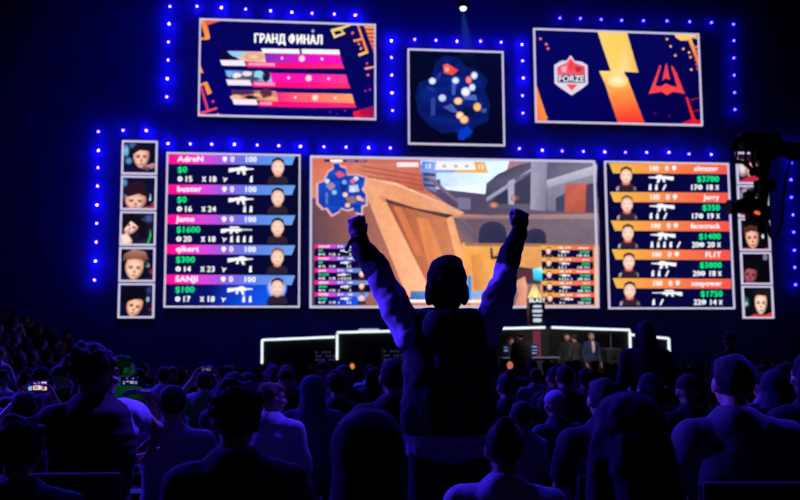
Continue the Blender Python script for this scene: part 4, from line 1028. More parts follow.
def paint_face(me, h, R):
    Ri = R.transposed()
    for p in me.polygons:
        q = Ri @ (Vector(p.center)-h)
        if q.y > .066 and abs(abs(q.x)-.031) < .014 and abs(q.z-.006) < .0062: p.material_index = 1 if abs(abs(q.x)-.031) < .0065 else 3
        elif q.y > .074 and abs(q.x) < .024 and abs(q.z+.056) < .0075: p.material_index = 2
        elif q.y > .07 and .014 < abs(q.x) < .05 and abs(q.z-.031) < .0055: p.material_index = 1
SKIN = mat('skin', (196, 146, 122), .55, 0, .05, 20); EYE = mat('eye_dark', (26, 20, 20), .3); LIP = mat('lip', (160, 88, 84), .5); WHITE_EYE = mat('eye_white', (225, 222, 220), .3)
CLOTH = {k: mat('cloth_'+k, v, .9, 0, .12, 30) for k, v in {'black': (20, 20, 24), 'navy': (28, 32, 60), 'grey': (92, 92, 98), 'white': (205, 205, 212), 'maroon': (58, 22, 32), 'olive': (62, 62, 46), 'pale': (150, 150, 165), 'denim': (44, 52, 76), 'charcoal': (40, 40, 46), 'green': (40, 150, 70), 'suit': (34, 44, 84)}.items()}
HAIR = {k: mat('hair_'+k, v, .85, 0, .3, 60) for k, v in {'black': (18, 15, 15), 'brown': (48, 32, 24), 'dark': (28, 22, 20), 'fair': (120, 92, 62), 'purple': (52, 26, 44)}.items()}
SHOE = mat('shoe', (26, 26, 28), .6)

def hair_mesh(style, h, R, vox):
    S = Shape(); P = lambda x, y, z: h + R @ Vector((x, y, z))
    bump, bs = .006, 40
    if style == 'short':
        S.e(P(0, -.026, .036), (.083, .098, .092), R); S.e(P(0, .03, .085), (.066, .055, .035), R)
    elif style == 'messy':
        S.e(P(0, -.024, .045), (.092, .106, .1), R)
        rr = random.Random(3)
        for i in range(26):
            a, b = rr.uniform(0, 2*PI), rr.uniform(-.1, 1.2)
            q = Vector((.085*math.cos(a)*math.cos(b), -.03+.1*math.sin(a)*math.cos(b), .045+.095*math.sin(b)))
            if q.y > .06 and q.z < .08: continue
            S.e(h+R @ q, (.026, .026, .026), R, 2)
        bump = .014
    elif style == 'long':
        S.e(P(0, -.022, .038), (.089, .102, .095), R)
        S.chain([P(0, -.07, .0), P(0, -.085, -.1), P(0, -.09, -.22), P(0, -.085, -.3)], [.08, .078, .075, .05])
        for x in (-1, 1): S.chain([P(x*.07, -.02, .02), P(x*.085, -.02, -.08), P(x*.1, -.03, -.2), P(x*.095, -.03, -.27)], [.03, .036, .038, .024])
        bump = .008
    elif style == 'bob':
        S.e(P(0, -.022, .038), (.09, .104, .096), R)
        S.chain([P(0, -.07, .0), P(0, -.075, -.1)], [.085, .07])
        for x in (-1, 1): S.chain([P(x*.07, -.02, .02), P(x*.084, -.02, -.1)], [.034, .04])
    elif style == 'afro':
        S.e(P(0, -.03, .045), (.13, .135, .125), R); bump = .022; bs = 26
    elif style == 'bun':
        S.e(P(0, -.024, .036), (.083, .098, .092), R); S.e(P(0, -.09, .115), (.042, .042, .04), R)
    elif style == 'cap':
        S.e(P(0, -.018, .05), (.088, .106, .085), R); S.e(P(0, .1, .055), (.07, .075, .012), R @ rotm(0, -.12)); bump = 0
        return S.build('cap', vox, 2, cut=lambda c: (R.transposed() @ (c-h)).z < .028)
    elif style == 'hood':
        S.e(P(0, -.03, .03), (.108, .122, .115), R); S.chain([P(0, -.05, -.04), P(0, -.04, -.13), P(0, -.03, -.18)], [.1, .11, .13])
        m = S.build('hood', vox, 5, .006, 18, cut=lambda c: (lambda q: q.y > .06 and q.z < .11 and q.z > -.13)(R.transposed() @ (c-h)))
        return m
    return S.build('hair', vox, 2, bump, bs)

def seated(lean=.04, head=(0, 0, 0), **kw):
    J = dict(pelvis=Vector((0, -.02, .56)), neck=Vector((0, -.02-lean, 1.06)), shL=Vector((-.185, -.03-lean, .985)), shR=Vector((.185, -.03-lean, .985)),
             elL=Vector((-.225, .05, .74)), elR=Vector((.225, .05, .74)), wrL=Vector((-.14, .28, .64)), wrR=Vector((.14, .28, .64)),
             hipL=Vector((-.09, 0, .53)), hipR=Vector((.09, 0, .53)), knL=Vector((-.12, .44, .52)), knR=Vector((.12, .44, .52)), anL=Vector((-.12, .42, .095)), anR=Vector((.12, .42, .095)),
             head=Vector((0, .01-lean, 1.195)), hR=rotm(*head), bend=.02)
    J.update(kw); return J
def standing(head=(0, 0, 0), **kw):
    J = dict(pelvis=Vector((0, 0, .95)), neck=Vector((0, -.01, 1.47)), shL=Vector((-.185, -.01, 1.39)), shR=Vector((.185, -.01, 1.39)),
             elL=Vector((-.25, -.02, 1.1)), elR=Vector((.25, -.02, 1.1)), wrL=Vector((-.24, .1, .87)), wrR=Vector((.24, .1, .87)),
             hipL=Vector((-.09, 0, .92)), hipR=Vector((.09, 0, .92)), knL=Vector((-.1, .02, .5)), knR=Vector((.1, .02, .5)), anL=Vector((-.11, -.02, .095)), anR=Vector((.11, -.02, .095)),
             head=Vector((0, .015, 1.605)), hR=rotm(*head), bend=.0)
    J.update(kw); return J
def hands_default(J):
    out = []
    for s, t in (('L', 1), ('R', -1)):
        d = (J['wr'+s]-J['el'+s]).normalized()
        hd = J.get('hand'+s)
        if hd is None: out.append((J['wr'+s], d*.8+Vector((0, 0, -.2)), Vector((0, 0, -1)) if abs(d.z) < .8 else Vector((-1 if s == 'R' else 1, 0, 0)), t, .3))
        else: out.append((J['wr'+s], *hd))
    return out
def build_person(label, J, style, top='black', sleeve='wrist', trousers='denim', hair='dark', vox=.011, group=None, skin=SKIN, loose=.0, base=None, topbump=.012, face=True, hoodie=False, wk=1.0):
    root = thing('person', label, 'person', (0, 0, 0), 0, group)
    S = Shape(); R = torso(S, J, 0, wk)
    for s in 'LR': arm(S, J, s, 0); leg(S, J, s, 0); feet(S, J, s)
    for w, d, pn, t, cu in hands_default(J): hand(S, w, d, pn, t, cu)
    S.c(J['neck']-Vector((0, 0, .04)), J['head']-J['hR'] @ Vector((0, .015, .05)), .058, .052)
    headshape(S, J['head'], J['hR'])
    me = S.build('body', vox*.8, 2)
    for m in (skin, EYE, LIP, WHITE_EYE): me.materials.append(m)
    if face: paint_face(me, J['head'], J['hR'])
    link_mesh('body', me, root, False)
    S = Shape(); g = .018+loose; torso(S, J, g, wk)
    for s in 'LR':
        if sleeve == 'short':
            sh, el = J['sh'+s], J['el'+s]; S.c(sh, sh.lerp(el, .72), .06+g, .052+g)
        else: arm(S, J, s, g, wr=1.05)
    S.c(J['neck']-Vector((0, 0, .06)), J['neck']+Vector((0, .005, .0)), .085, .07)
    me = S.build('shirt' if sleeve == 'short' else 'jacket', vox, 4, topbump, 11)
    me.materials.append(CLOTH[top]); t = link_mesh(me.name, me, root, False)
    S = Shape()
    S.e(J['pelvis']-Vector((0, 0, .04)), (.172, .132, .11))
    for s in 'LR': leg(S, J, s, .016)
    me = S.build('trousers', vox*1.1, 3, .008, 10); me.materials.append(CLOTH[trousers]); link_mesh('trousers', me, root, False)
    S = Shape()
    for s in 'LR': feet(S, J, s, .008)
    me = S.build('shoes', vox*1.1, 2); me.materials.append(SHOE); link_mesh('shoes', me, root, False)
    if style != 'bald':
        me = hair_mesh(style, J['head'], J['hR'], vox); me.materials.append(HAIR[hair] if style not in ('cap', 'hood') else CLOTH[hair]); link_mesh(me.name, me, root, False)
    return root
def copy_person(src, label, group=None, top=None, hairm=None):
    r = src.copy(); COL.objects.link(r); r['label'] = label
    if group: r['group'] = group
    elif 'group' in r: del r['group']
    for ch in src.children:
        c = ch.copy(); COL.objects.link(c); c.parent = r
        if top and ch.name.split('.')[0] in ('shirt', 'jacket') or (top and ch.name.split('.')[0] == 'hood'):
            c.material_slots[0].link = 'OBJECT'; c.material_slots[0].material = CLOTH[top]
        if hairm and ch.name.split('.')[0] in ('hair', 'cap'):
            c.material_slots[0].link = 'OBJECT'; c.material_slots[0].material = HAIR[hairm] if hairm in HAIR else CLOTH[hairm]
    return r
def put(root, px, Y, top_py=None, local_top=1.313, rz=0.0, scale=None, z=0.0):
    x = gx(px, Y)
    if scale is None and top_py is not None:
        scale = (at(px, top_py, Y).z-z)/local_top
    s = scale or 1.0
    root.location = (x, Y, z); root.scale = (s, s, s); root.rotation_euler = (0, 0, rz)
    return root
# rotate about the seat so that people face the middle of the stage
def face_stage(px, Y, extra=0.0):
    return -math.atan2(5.5-gx(px, Y), 32-Y)*.6+extra

# ---- the cheering man
def hero():
    Y = 4.9
    X = lambda px, py, d=0.0: at(px, py, Y+d)
    root = thing('person', 'cheering man standing with both fists raised, in a dark jacket with pale sleeves', 'person', (gx(449, Y), Y, 0))
    hd = X(446.5, 282)
    J = dict(pelvis=X(449, 440), neck=X(447, 318, -.02), shL=X(414, 331, 0), shR=X(481, 331, 0), elL=X(390, 288, .04), elR=X(498, 289, .04), wrL=X(358, 239, .1), wrR=X(519, 232, .1),
             head=hd, hR=rotm(.1, .12, .02), bend=-.015)
    pz = J['pelvis'].z
    for s, dx in (('L', -1), ('R', 1)):
        J['hip'+s] = J['pelvis']+Vector((dx*.095, 0, -.03)); J['kn'+s] = Vector((J['pelvis'].x+dx*.12, Y+.03, .48)); J['an'+s] = Vector((J['pelvis'].x+dx*.15, Y-.02, .095))
    S = Shape(); torso(S, J, 0)
    for s in 'LR': arm(S, J, s, 0); leg(S, J, s, 0); feet(S, J, s)
    dL = (J['wrL']-J['elL']).normalized(); dR = (J['wrR']-J['elR']).normalized()
    # clenched fists, palms turned forward, fingers folded into the palm
    hand(S, J['wrL'], X(355, 214, .1)-J['wrL'], Vector((.25, 1, 0)), -1, 1.45, 0, 1.16)
    hand(S, J['wrR'], X(523, 206, .1)-J['wrR'], Vector((-.25, 1, 0)), 1, 1.45, 0, 1.16)
    S.c(J['neck']-Vector((0, 0, .05)), hd-Vector((0, .01, .05)), .062, .056)
    headshape(S, hd, J['hR'])
    me = S.build('body', .0075, 2)
    for m in (SKIN, EYE, LIP, WHITE_EYE): me.materials.append(m)
    paint_face(me, hd, J['hR']); link_mesh('body', me, root)
    # jacket: dark body and cuffs, pale sleeves, pale hem band
    S = Shape()
    g = .052
    R = Matrix.Identity(3)
    prof = ((322, .15, .12), (332, .185, .135), (345, .215, .145), (360, .222, .15), (378, .225, .152), (396, .226, .152), (414, .226, .152), (428, .222, .152), (442, .214, .15), (454, .21, .148))
    for i in range(len(prof)-1):
        for t in (0, .25, .5, .75):
            py, w, d = (prof[i][k]+(prof[i+1][k]-prof[i][k])*t for k in range(3))
            S.e(X(450, py, -.0), (w+.012, d, .06), R)
    for s in 'LR':
        sh, el, wr = J['sh'+s], J['el'+s], J['wr'+s]
        o = Vector((-.012 if s == 'L' else .012, 0, -.02))
        S.chain([sh+o+Vector((0, 0, -.01)), sh.lerp(el, .5)+o, el+o*.7, el.lerp(wr, .45)+o*.3, el.lerp(wr, .8), wr-(wr-el)*.02], [.082, .08, .074, .064, .056, .048])
    me = S.build('jacket', .0105, 4, .02, 9.0, 3.1)
    ns = [Vector(v.normal) for v in me.vertices]
    for v, nn in zip(me.vertices, ns):   # creases along the sleeves
        c = Vector(v.co); v.co = c+nn*.007*noise.noise(c*26)
    DJ = mat('jacket_dark', (13, 12, 15), .85, 0, .1, 30); SL = mat('jacket_sleeve', (190, 185, 198), .85, 0, .08, 30); HEM = mat('jacket_hem', (165, 130, 170), .9, 0, .1, 40)
    for m in (DJ, SL, HEM): me.materials.append(m)
    zh = X(449, 434).z; zy = X(449, 343).z
    for p in me.polygons:
        c = Vector(p.center)
        k = 0
        if c.z < zh: k = 2
        for s in 'LR':
            sh, el, wr = J['sh'+s], J['el'+s], J['wr'+s]
            d1 = el-sh; d2 = wr-el
            t2 = (c-el).dot(d2)/d2.length_squared; t1 = (c-sh).dot(d1)/d1.length_squared
            sgn = -1 if s == 'L' else 1
            side = (c.x-J['pelvis'].x)*sgn
            if c.z > zy-.02 and side > .15+max(0, .03-(c.z-zy)*.1):
                k = 1
            if t2 > .34+.5*((c-el.lerp(wr, .4)).dot(Vector((-sgn, 0, .3)))): k = 0 if c.z > zy and t2 > .2 else k
        p.material_index = k
    j = link_mesh('jacket', me, root)
    # hood lying on the back of the jacket
    S = Shape(); S.e(X(447, 326, -.13), (.125, .06, .085)); S.e(X(447, 316, -.08), (.12, .075, .04)); S.c(X(425, 318, -.05), X(470, 318, -.05), .05)
    me = S.build('hood', .01, 5, .012, 12); me.materials.append(DJ); link_mesh('hood', me, root)
    S = Shape(); S.e(J['pelvis']-Vector((0, 0, .02)), (.185, .14, .13))
    for s in 'LR': leg(S, J, s, .026)
    me = S.build('trousers', .012, 3, .01, 10); me.materials.append(CLOTH['black']); link_mesh('trousers', me, root)
    S = Shape()
    for s in 'LR': feet(S, J, s, .008)
    me = S.build('shoes', .012, 2); me.materials.append(SHOE); link_mesh('shoes', me, root)
    # thick dark hair covering the ears
    S = Shape(); q = lambda x, y, z: hd+Vector((x, y, z))
    S.e(X(446.5, 280, -.02), (.1, .11, .125)); S.e(X(446, 269, -.01), (.085, .1, .068)); S.e(X(450, 263.5, 0), (.065, .08, .042)); S.e(X(446, 293, -.025), (.098, .085, .075))
    S.e(X(447, 303, -.04), (.07, .05, .05))
    for px in (429, 464.5): S.e(X(px, 294, 0), (.022, .05, .06))
    me = S.build('hair', .009, 4, .006, 30); me.materials.append(mat('hair_jet', (8, 8, 9), .95, 0, .1, 40)); link_mesh('hair', me, root)
    bm = bmesh.new()
    a = J['wrL']+Vector((0, 0, .0)); dd = dL
    R2 = frame_to(dd)
    n = 20
    for i in range(n):
        t0, t1 = 2*PI*i/n, 2*PI*(i+1)/n
        add_tube(bm, a+R2 @ Vector((.047*math.cos(t0), .047*math.sin(t0), 0)), a+R2 @ Vector((.047*math.cos(t1), .047*math.sin(t1), 0)), .008, .008, 6)
    pts = [X(353, 238, .06), X(350, 242, .04), X(347.5, 247, .04), X(346, 251, .04)]
    for p0, p1 in zip(pts, pts[1:]): add_tube(bm, p0, p1, .011, .009, 8)
    obj('wrist_strap', bm, BLACK, root, smooth=True)
    return root
hero()

# ---- prototypes of seated and standing spectators (each is also somebody in the crowd)
def palms(dL, pL, cL, dR, pR, cR):
    return dict(handL=(Vector(dL), Vector(pL), 1, cL), handR=(Vector(dR), Vector(pR), -1, cR))
PROTO = {}
def proto(key, *a, **k):
    PROTO[key] = build_person('spectator', *a, **k); PROTO[key]['used'] = 0
proto('short', seated(.05, (.1, 0, 0)), 'short', 'black', 'short')
proto('messy', seated(.03, (-.15, -.05, .05)), 'messy', 'charcoal', 'wrist', topbump=.014)
proto('long', seated(.06, (.05, 0, -.06)), 'long', 'black', 'wrist', hair='brown')
proto('cap', seated(.02, (-.35, -.05, 0)), 'cap', 'navy', 'short', hair='navy')
proto('hood', seated(-.02, (.12, -.12, 0)), 'hood', 'charcoal', 'wrist', hair='charcoal', loose=.012)
proto('bun', seated(.05, (.2, 0, 0)), 'bun', 'grey', 'short', hair='dark', wk=.9)
proto('turned', seated(.02, (-.9, 0, .04)), 'short', 'grey', 'wrist', hair='brown')
proto('bob', seated(.05, (.5, -.05, 0)), 'bob', 'navy', 'wrist', hair='black', wk=.92)
proto('stand', standing((.15, 0, 0)), 'bob', 'black', 'wrist', hair='dark')
proto('standcap', standing((-.2, 0, 0)), 'cap', 'charcoal', 'wrist', hair='navy')
# both arms up, holding a phone before the face
PHX = dict(elL=Vector((-.27, .16, 1.03)), elR=Vector((.27, .16, 1.03)), wrL=Vector((-.13, .3, 1.24)), wrR=Vector((.13, .3, 1.24)), **palms((.35, .1, .9), (.75, -.2, -.3), .55, (-.35, .1, .9), (-.75, -.2, -.3), .55))
proto('phone', seated(.02, (0, .12, 0), **PHX), 'short', 'black', 'short', hair='black')
def use(key, label, group=None, top=None, hairm=None):
    p = PROTO[key]
    if not p['used']:
        p['used'] = 1; p['label'] = label
        if group: p['group'] = group
        if top or hairm:
            for c in p.children:
                n = c.name.split('.')[0]
                if top and n in ('shirt', 'jacket', 'hood'): c.material_slots[0].link = 'OBJECT'; c.material_slots[0].material = CLOTH[top]
                if hairm and n in ('hair', 'cap'): c.material_slots[0].link = 'OBJECT'; c.material_slots[0].material = HAIR[hairm] if hairm in HAIR else CLOTH[hairm]
        return p
    return copy_person(p, label, group, top, hairm)

# ---- seats
def make_seat():
    t = thing('arena_seat', 'folding seat', 'seat')
    K = mat('seat_black', (14, 14, 18), .7)
    bm = bmesh.new(); add_box(bm, (-.22, -.2, .35), (.22, .24, .405), 0, .02); obj('seat', bm, K, t, False)
    bm = bmesh.new(); add_box(bm, (-.21, -.36, .5), (.21, -.325, .84), 0, .018)
    obj('backrest', bm, K, t, False)
    for s in (-1, 1):
        bm = bmesh.new(); add_tube(bm, (s*.2, -.31, 0), (s*.2, -.315, .82), .014, .014, 8); obj('leg', bm, DARKMETAL, t, False)
        bm = bmesh.new(); add_tube(bm, (s*.2, .2, 0), (s*.2, .18, .37), .014, .014, 8); obj('leg', bm, DARKMETAL, t, False)
    return t
SEAT = make_seat(); SEAT['used'] = 0
def seat_for(person, label):
    if not SEAT['used']: r = SEAT; r['used'] = 1; r['label'] = label
    else:
        r = SEAT.copy(); COL.objects.link(r); r['label'] = label
        for ch in SEAT.children:
            c = ch.copy(); COL.objects.link(c); c.parent = r
    r.location = person.location; r.rotation_euler = person.rotation_euler; r.scale = person.scale
    return r

# ---- people one can pick out in the photograph
NEAR = [
 # proto, px, Y, head-top py, extra turn, label, top, hair, label of the seat
 ('messy', 237, 3.5, 381, .15, 'dark curly-headed spectator low beside the clapping man, in charcoal', 'charcoal', 'black', 'black folding seat of the curly-headed spectator beside the clapping man'),
 ('hood', 366, 2.55, 412, 0, 'hunched spectator in a dark hood at the bottom, before the cheering man', 'black', None, 'black folding seat of the hunched hooded spectator before the cheering man'),
 ('short', 393, 6.0, 359, .1, 'short-haired spectator in maroon right beside the cheering man\'s back', 'maroon', 'dark', 'black folding seat of the maroon-shirted spectator beside the cheering man'),
 ('long', 618, 2.3, 393, .1, 'long-haired spectator, the largest dark head below the orange scoreboard', 'black', 'purple', 'black folding seat of the long-haired spectator with the largest head'),
 ('short', 729, 4.1, 356, -.1, 'broad-shouldered spectator in a grey shirt below the camera crane', 'grey', 'black', 'black folding seat of the broad-shouldered spectator below the crane'),
 ('bob', 806, 4.95, 351, 0, 'dark bob-haired spectator cut off by the edge, beside the broad-shouldered one', 'charcoal', 'black', 'black folding seat cut off by the edge beside the broad-shouldered spectator'),
 ('cap', 553, 6.9, 391, .5, 'spectator in a pale cap among the crowd below the pundits', 'navy', 'pale', 'black folding seat of the spectator in the pale cap'),
 ('turned', 519, 5.9, 402, .9, 'spectator in a pale jacket turning sideways close to the cheering man', 'pale', 'dark', 'black folding seat of the pale-jacketed spectator by the cheering man'),
 ('bun', 505, 3.6, 419, -.3, 'spectator in a white top with a bun, low at the cheering man\'s hem', 'white', 'black', 'black folding seat of the white-topped spectator with a bun'),
 ('short', 600, 5.0, 379, 0, 'spectator with a blue-rimmed round head below the microphone stand', 'charcoal', 'dark', 'black folding seat of the round-headed spectator below the microphone stand'),
 ('bob', 646, 7.5, 373, 0, 'bob-haired spectator seated below the standing person', 'black', 'dark', 'black folding seat of the bob-haired spectator below the standing person'),
 ('bun', 506, 7.6, 371, 0, 'dark-topped spectator with hair in a bun, behind the pale jacket', 'black', 'brown', ''),
 ('hood', 312, 7.4, 376, 0, 'hooded spectator sitting upright, blue-rimmed, below the orange lamp', 'denim', None, ''),
 ('turned', 273, 6.7, 383, -.2, 'fair-haired spectator in a white shirt behind the curly dark head', 'white', 'fair', 'black folding seat of the fair-haired spectator in white'),
 ('messy', 24, 3.6, 416, .2, 'crouching spectator low by the clapping man, blue-lit curls', 'navy', 'brown', 'black folding seat of the crouching curly spectator'),
 ('cap', 686, 6.6, 375, .2, 'spectator in a dark cap between the bob-haired and broad-shouldered ones', 'black', 'black', 'black folding seat of the spectator in the dark cap'),
 ('hood', 775, 6.45, 370, 0, 'hooded spectator behind the broad-shouldered one in the grey shirt', 'navy', None, 'black folding seat of the hooded spectator below the crane'),
 ('messy', 338, 8.4, 371, 0, 'curly spectator behind the hunched hood', 'black', 'brown', ''),
 ('bob', 236, 7.4, 372, -.2, 'bob-haired spectator in denim beyond the curly dark head', 'denim', 'black', ''),
 ('short', 563, 9.0, 366, 0, 'short-haired spectator straight below the two talking pundits', 'navy', 'dark', ''),
]
KEEP = []
for key, px, Y, py, tw, label, top, hr, seatlab in NEAR:
    lt = {'messy': 1.34, 'hood': 1.33, 'bun': 1.33, 'cap': 1.32, 'bob': 1.325, 'long': 1.32}.get(key, 1.313)
    p = put(use(key, label, None, top, hr), px, Y, py, lt, face_stage(px, Y, tw))
    if p.scale.x < .86: # somebody bent low: sink the size back to a person's and lower the seat
        pass
    KEEP.append(p)
    if Y < 6.5: seat_for(p, seatlab)

# ---- the clapping man, turned to the side
CY = 4.6
_sc = at(95, 345, CY).z/1.325
_mi = Matrix.LocRotScale(Vector((gx(95, CY), CY, 0)), Matrix.Rotation(-.1, 3, 'Z').to_quaternion(), (_sc,)*3).inverted()
lc = lambda px, py, d=0.0: _mi @ at(px, py, CY+d)
cl = build_person('dark-haired man clapping with one lit forearm and hand held out', seated(.0, (-.75, -.05, .0),
        shL=lc(53, 424, -.05), shR=lc(121, 417, .03), neck=lc(92, 406, -.02), elR=lc(143, 419, .2), wrR=lc(157, 431, .3), elL=lc(62, 462, .3), wrL=lc(118, 459, .42),
        handR=(lc(150, 455, .36)-lc(157, 431, .3), Vector((-.7, .3, -.1)), -1, .25), handL=(Vector((1, .1, .12)), Vector((0, .1, 1)), 1, .15)), 'messy', 'white', 'short', hair='black', vox=.009, trousers='black')
put(cl, 95, CY, None, scale=_sc, rz=-.1)
for c in list(cl.children):
    if c.name.startswith('hair'): c.scale = (.93,)*3; c.location = (cl.children[0].location)+Vector((0, 0, 1.2*.07))
KEEP.append(cl); seat_for(cl, 'black folding seat under the clapping man')
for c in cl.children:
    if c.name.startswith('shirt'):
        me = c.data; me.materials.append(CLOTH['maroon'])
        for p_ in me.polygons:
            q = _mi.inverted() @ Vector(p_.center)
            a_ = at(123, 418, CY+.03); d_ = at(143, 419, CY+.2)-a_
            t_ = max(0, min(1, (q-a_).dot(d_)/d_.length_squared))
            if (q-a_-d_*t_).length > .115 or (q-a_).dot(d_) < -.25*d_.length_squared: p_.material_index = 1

# ---- standing silhouettes
p = put(use('stand', 'dark-haired person standing in front of the lower stage wing', None, 'black', 'dark'), 646, 9.6, 321, 1.735, -.2); KEEP.append(p)
p = put(use('standcap', 'standing person in a blue cap beyond the broad-shouldered spectator', None, 'charcoal', 'navy'), 731, 12.0, 331, 1.74, 0); KEEP.append(p)

# ---- phones held up
def phone(p, w, h, rz, label, rx=0.0):
    t = thing('smartphone', label, 'phone', p, rz)
    t.rotation_euler = (rx, 0, rz)
    bm = bmesh.new(); add_box(bm, (-w/2, -.004, -h/2), (w/2, .004, h/2), 0, .003); obj('casing', bm, BLACK, t, False)
    return t
def phone_screen(t, w, h, cells, strength=.8):
    me = bpy.data.meshes.new('display'); vs, fs, cs = [], [], []
    for x0, z0, x1, z1, col, l in cells:
        b = len(vs); y = -.0046-l*.0003
        vs += [(w*(x0-.5), y, h*(.5-z0)), (w*(x1-.5), y, h*(.5-z0)), (w*(x1-.5), y, h*(.5-z1)), (w*(x0-.5), y, h*(.5-z1))]
        fs.append((b, b+3, b+2, b+1)[::-1]); cs += [(*lin(col), 1)]*4
    me.from_pydata(vs, [], fs); ca = me.color_attributes.new('Col', 'FLOAT_COLOR', 'POINT')
    for i, c in enumerate(cs): ca.data[i].color = c
    me.materials.append(picture_mat('phone_picture_%d' % round(strength*100), strength)); return link_mesh('display', me, t, False)
STAGE_SHOT = [(.02, .03, .98, .97, (14, 12, 50), 0), (.3, .18, .42, .4, (190, 130, 220), 1), (.5, .12, .6, .32, (120, 110, 220), 1), (.66, .12, .9, .34, (230, 200, 240), 1),
              (.08, .5, .26, .86, (130, 190, 235), 1), (.3, .42, .68, .82, (255, 225, 225), 1), (.36, .5, .52, .74, (230, 130, 90), 2), (.7, .46, .92, .86, (250, 220, 200), 1), (.72, .5, .82, .8, (120, 70, 150), 2), (.1, .56, .2, .62, (255, 110, 190), 2)]
DIM_SHOT = [(.02, .03, .98, .97, (16, 14, 60), 0), (.3, .14, .38, .26, (150, 130, 220), 1), (.62, .18, .72, .3, (160, 150, 230), 1), (.12, .5, .24, .84, (150, 150, 210), 1), (.3, .46, .46, .62, (170, 160, 215), 1), (.5, .48, .72, .8, (190, 170, 220), 1), (.76, .52, .9, .84, (160, 150, 210), 1)]
def phone_holder(px, Y, top_py, hand_py, label, plabel, w, h, shot, strength, top, rz=0, key='phone'):
    p = use(key, label, None, top)
    sc = 0.97
    z = 0.0
    put(p, px, Y, None, rz=rz, scale=(at(px, top_py, Y).z)/1.313); KEEP.append(p)
    s = p.scale.x
    loc = p.matrix_basis @ Vector((0, .33, 1.345))
    t = phone(loc, w, h, rz, plabel); phone_screen(t, w, h, shot, strength)
    return p, t
phone_holder(27, 6.3, 392, 0, 'spectator holding a bright phone up in both hands, beside the picture edge', 'brightly lit phone filming the stage, held over the crowd beside the tribune', .135, .072, STAGE_SHOT, .85, 'black')
phone_holder(204, 10.0, 372, 0, 'spectator with both bent arms raised, holding a small phone', 'small phone held above raised arms before the dark stage', .11, .06, DIM_SHOT, .35, 'grey')
# a one-armed filmer, forearm upright
fil = build_person('spectator filming with one upright forearm, beyond the clapping man', seated(.0, (.2, 0, 0), elL=Vector((-.1, .24, 1.0)), wrL=Vector((-.125, .29, 1.25)), elR=Vector((.27, .1, .76)), wrR=Vector((.16, .3, .72)),
        handL=(Vector((-.8, .1, .25)), Vector((.1, -.3, -.9)), 1, .4)), 'short', 'pale', 'short', hair='black')
put(fil, 172, 5.6, 386, 1.313, .1); KEEP.append(fil)
t = phone(at(130, 381, 5.75), .1, .052, 0, 'dim phone showing the stage, held beside the clapping man\'s face'); phone_screen(t, .1, .052, DIM_SHOT, .6)
t.location = at(130, 381, 5.75)
# spectator in a lit green top
gr = put(use('turned', 'spectator in a green-lit top in the middle distance beyond the clapping man', None, 'green', 'dark'), 124, 9.0, 356, 1.313, -.2); KEEP.append(gr)

_gl = bpy.data.lights.new('added_green_light', 'POINT'); _gl.color = (.02, 1, .15); _gl.energy = .8; _gl.shadow_soft_size = .05  # added green point light without a fixture, tints the spectator's top
_go = bpy.data.objects.new('added_green_light', _gl); COL.objects.link(_go); _go.location = at(122, 352, 8.6)
# ---- pundits under the stage edge
YP = 27.2
def pundit(px, py, Y, label, J, style, top, hair, rz, sit=True):
    p = build_person(label, J, style, top, 'wrist', 'black', hair, vox=.014)
    lt = 1.313 if sit else 1.72
    sc = (at(px, py, Y).z-POD)/lt
    p.location = (gx(px, Y), Y, POD); p.scale = (sc,)*3; p.rotation_euler = (0, 0, rz); KEEP.append(p); return p
bl = pundit(592, 332.8, YP+.3, 'pundit in a blue suit jacket over a white shirt, standing alone under the stage edge', standing((0, 0, 0)), 'short', 'suit', 'fair', PI+.2, False)
S = Shape(); S.e((0, .105, 1.3), (.06, .05, .17)); S.e((0, .06, 1.44), (.06, .06, .04))
me = S.build('shirt', .012, 3); me.materials.append(CLOTH['white']); link_mesh('shirt', me, bl, False)
pundit(568, 333.5, YP+.2, 'pundit with lit face leaning toward the dark-coated man', standing((.5, 0, 0)), 'short', 'black', 'brown', PI-.6, False)
pundit(575.5, 334.5, YP-.5, 'man in a dark coat with his back turned, talking with another pundit', standing((-.3, 0, 0)), 'short', 'charcoal', 'dark', .6, False)
pundit(521, 332, YP-1.38, 'person in black standing with back turned at the presenter desk', standing((0, 0, 0)), 'short', 'black', 'black', .1, False)
pundit(511, 337.5, YP+.2, 'small seated presenter facing the crowd behind the desk', standing((.4, 0, 0)), 'bob', 'black', 'dark', PI, False)
sw = bpy.data.objects

# ---- the tribune at the side and the rest of the crowd
bm = bmesh.new()
TIERS = [(-3.9, .28), (-4.75, .62), (-5.6, .98), (-6.45, 1.34)]
for x, z in TIERS: add_box(bm, (x-.85, 13, 0), (x, 30, z))
struct('floor_tribune', bm, STG)
rng = random.Random(11)
KINDS = ['short', 'messy', 'long', 'cap', 'hood', 'bun', 'turned', 'bob']
TOPS = ['black', 'charcoal', 'navy', 'grey', 'maroon', 'olive', 'pale', 'denim', 'black', 'white']
FAR = []
for ti, (x, z) in enumerate(TIERS):
    y = 14.2+.3*ti
    while y < 29:
        k = rng.choice(KINDS)
        p = use(k, 'tribune spectator', None, rng.choice(TOPS), None if k == 'hood' else rng.choice(['black', 'brown', 'dark', 'fair']))
        p.location = (x-.45+rng.uniform(-.1, .1), y, z); s = rng.uniform(.93, 1.05); p.scale = (s,)*3; p.rotation_euler = (0, 0, -rng.uniform(.2, .9))
        FAR.append((p, 'tribune', ti)); y += rng.uniform(.74, .98)
benches = {}
Y = 6.9; row = 0
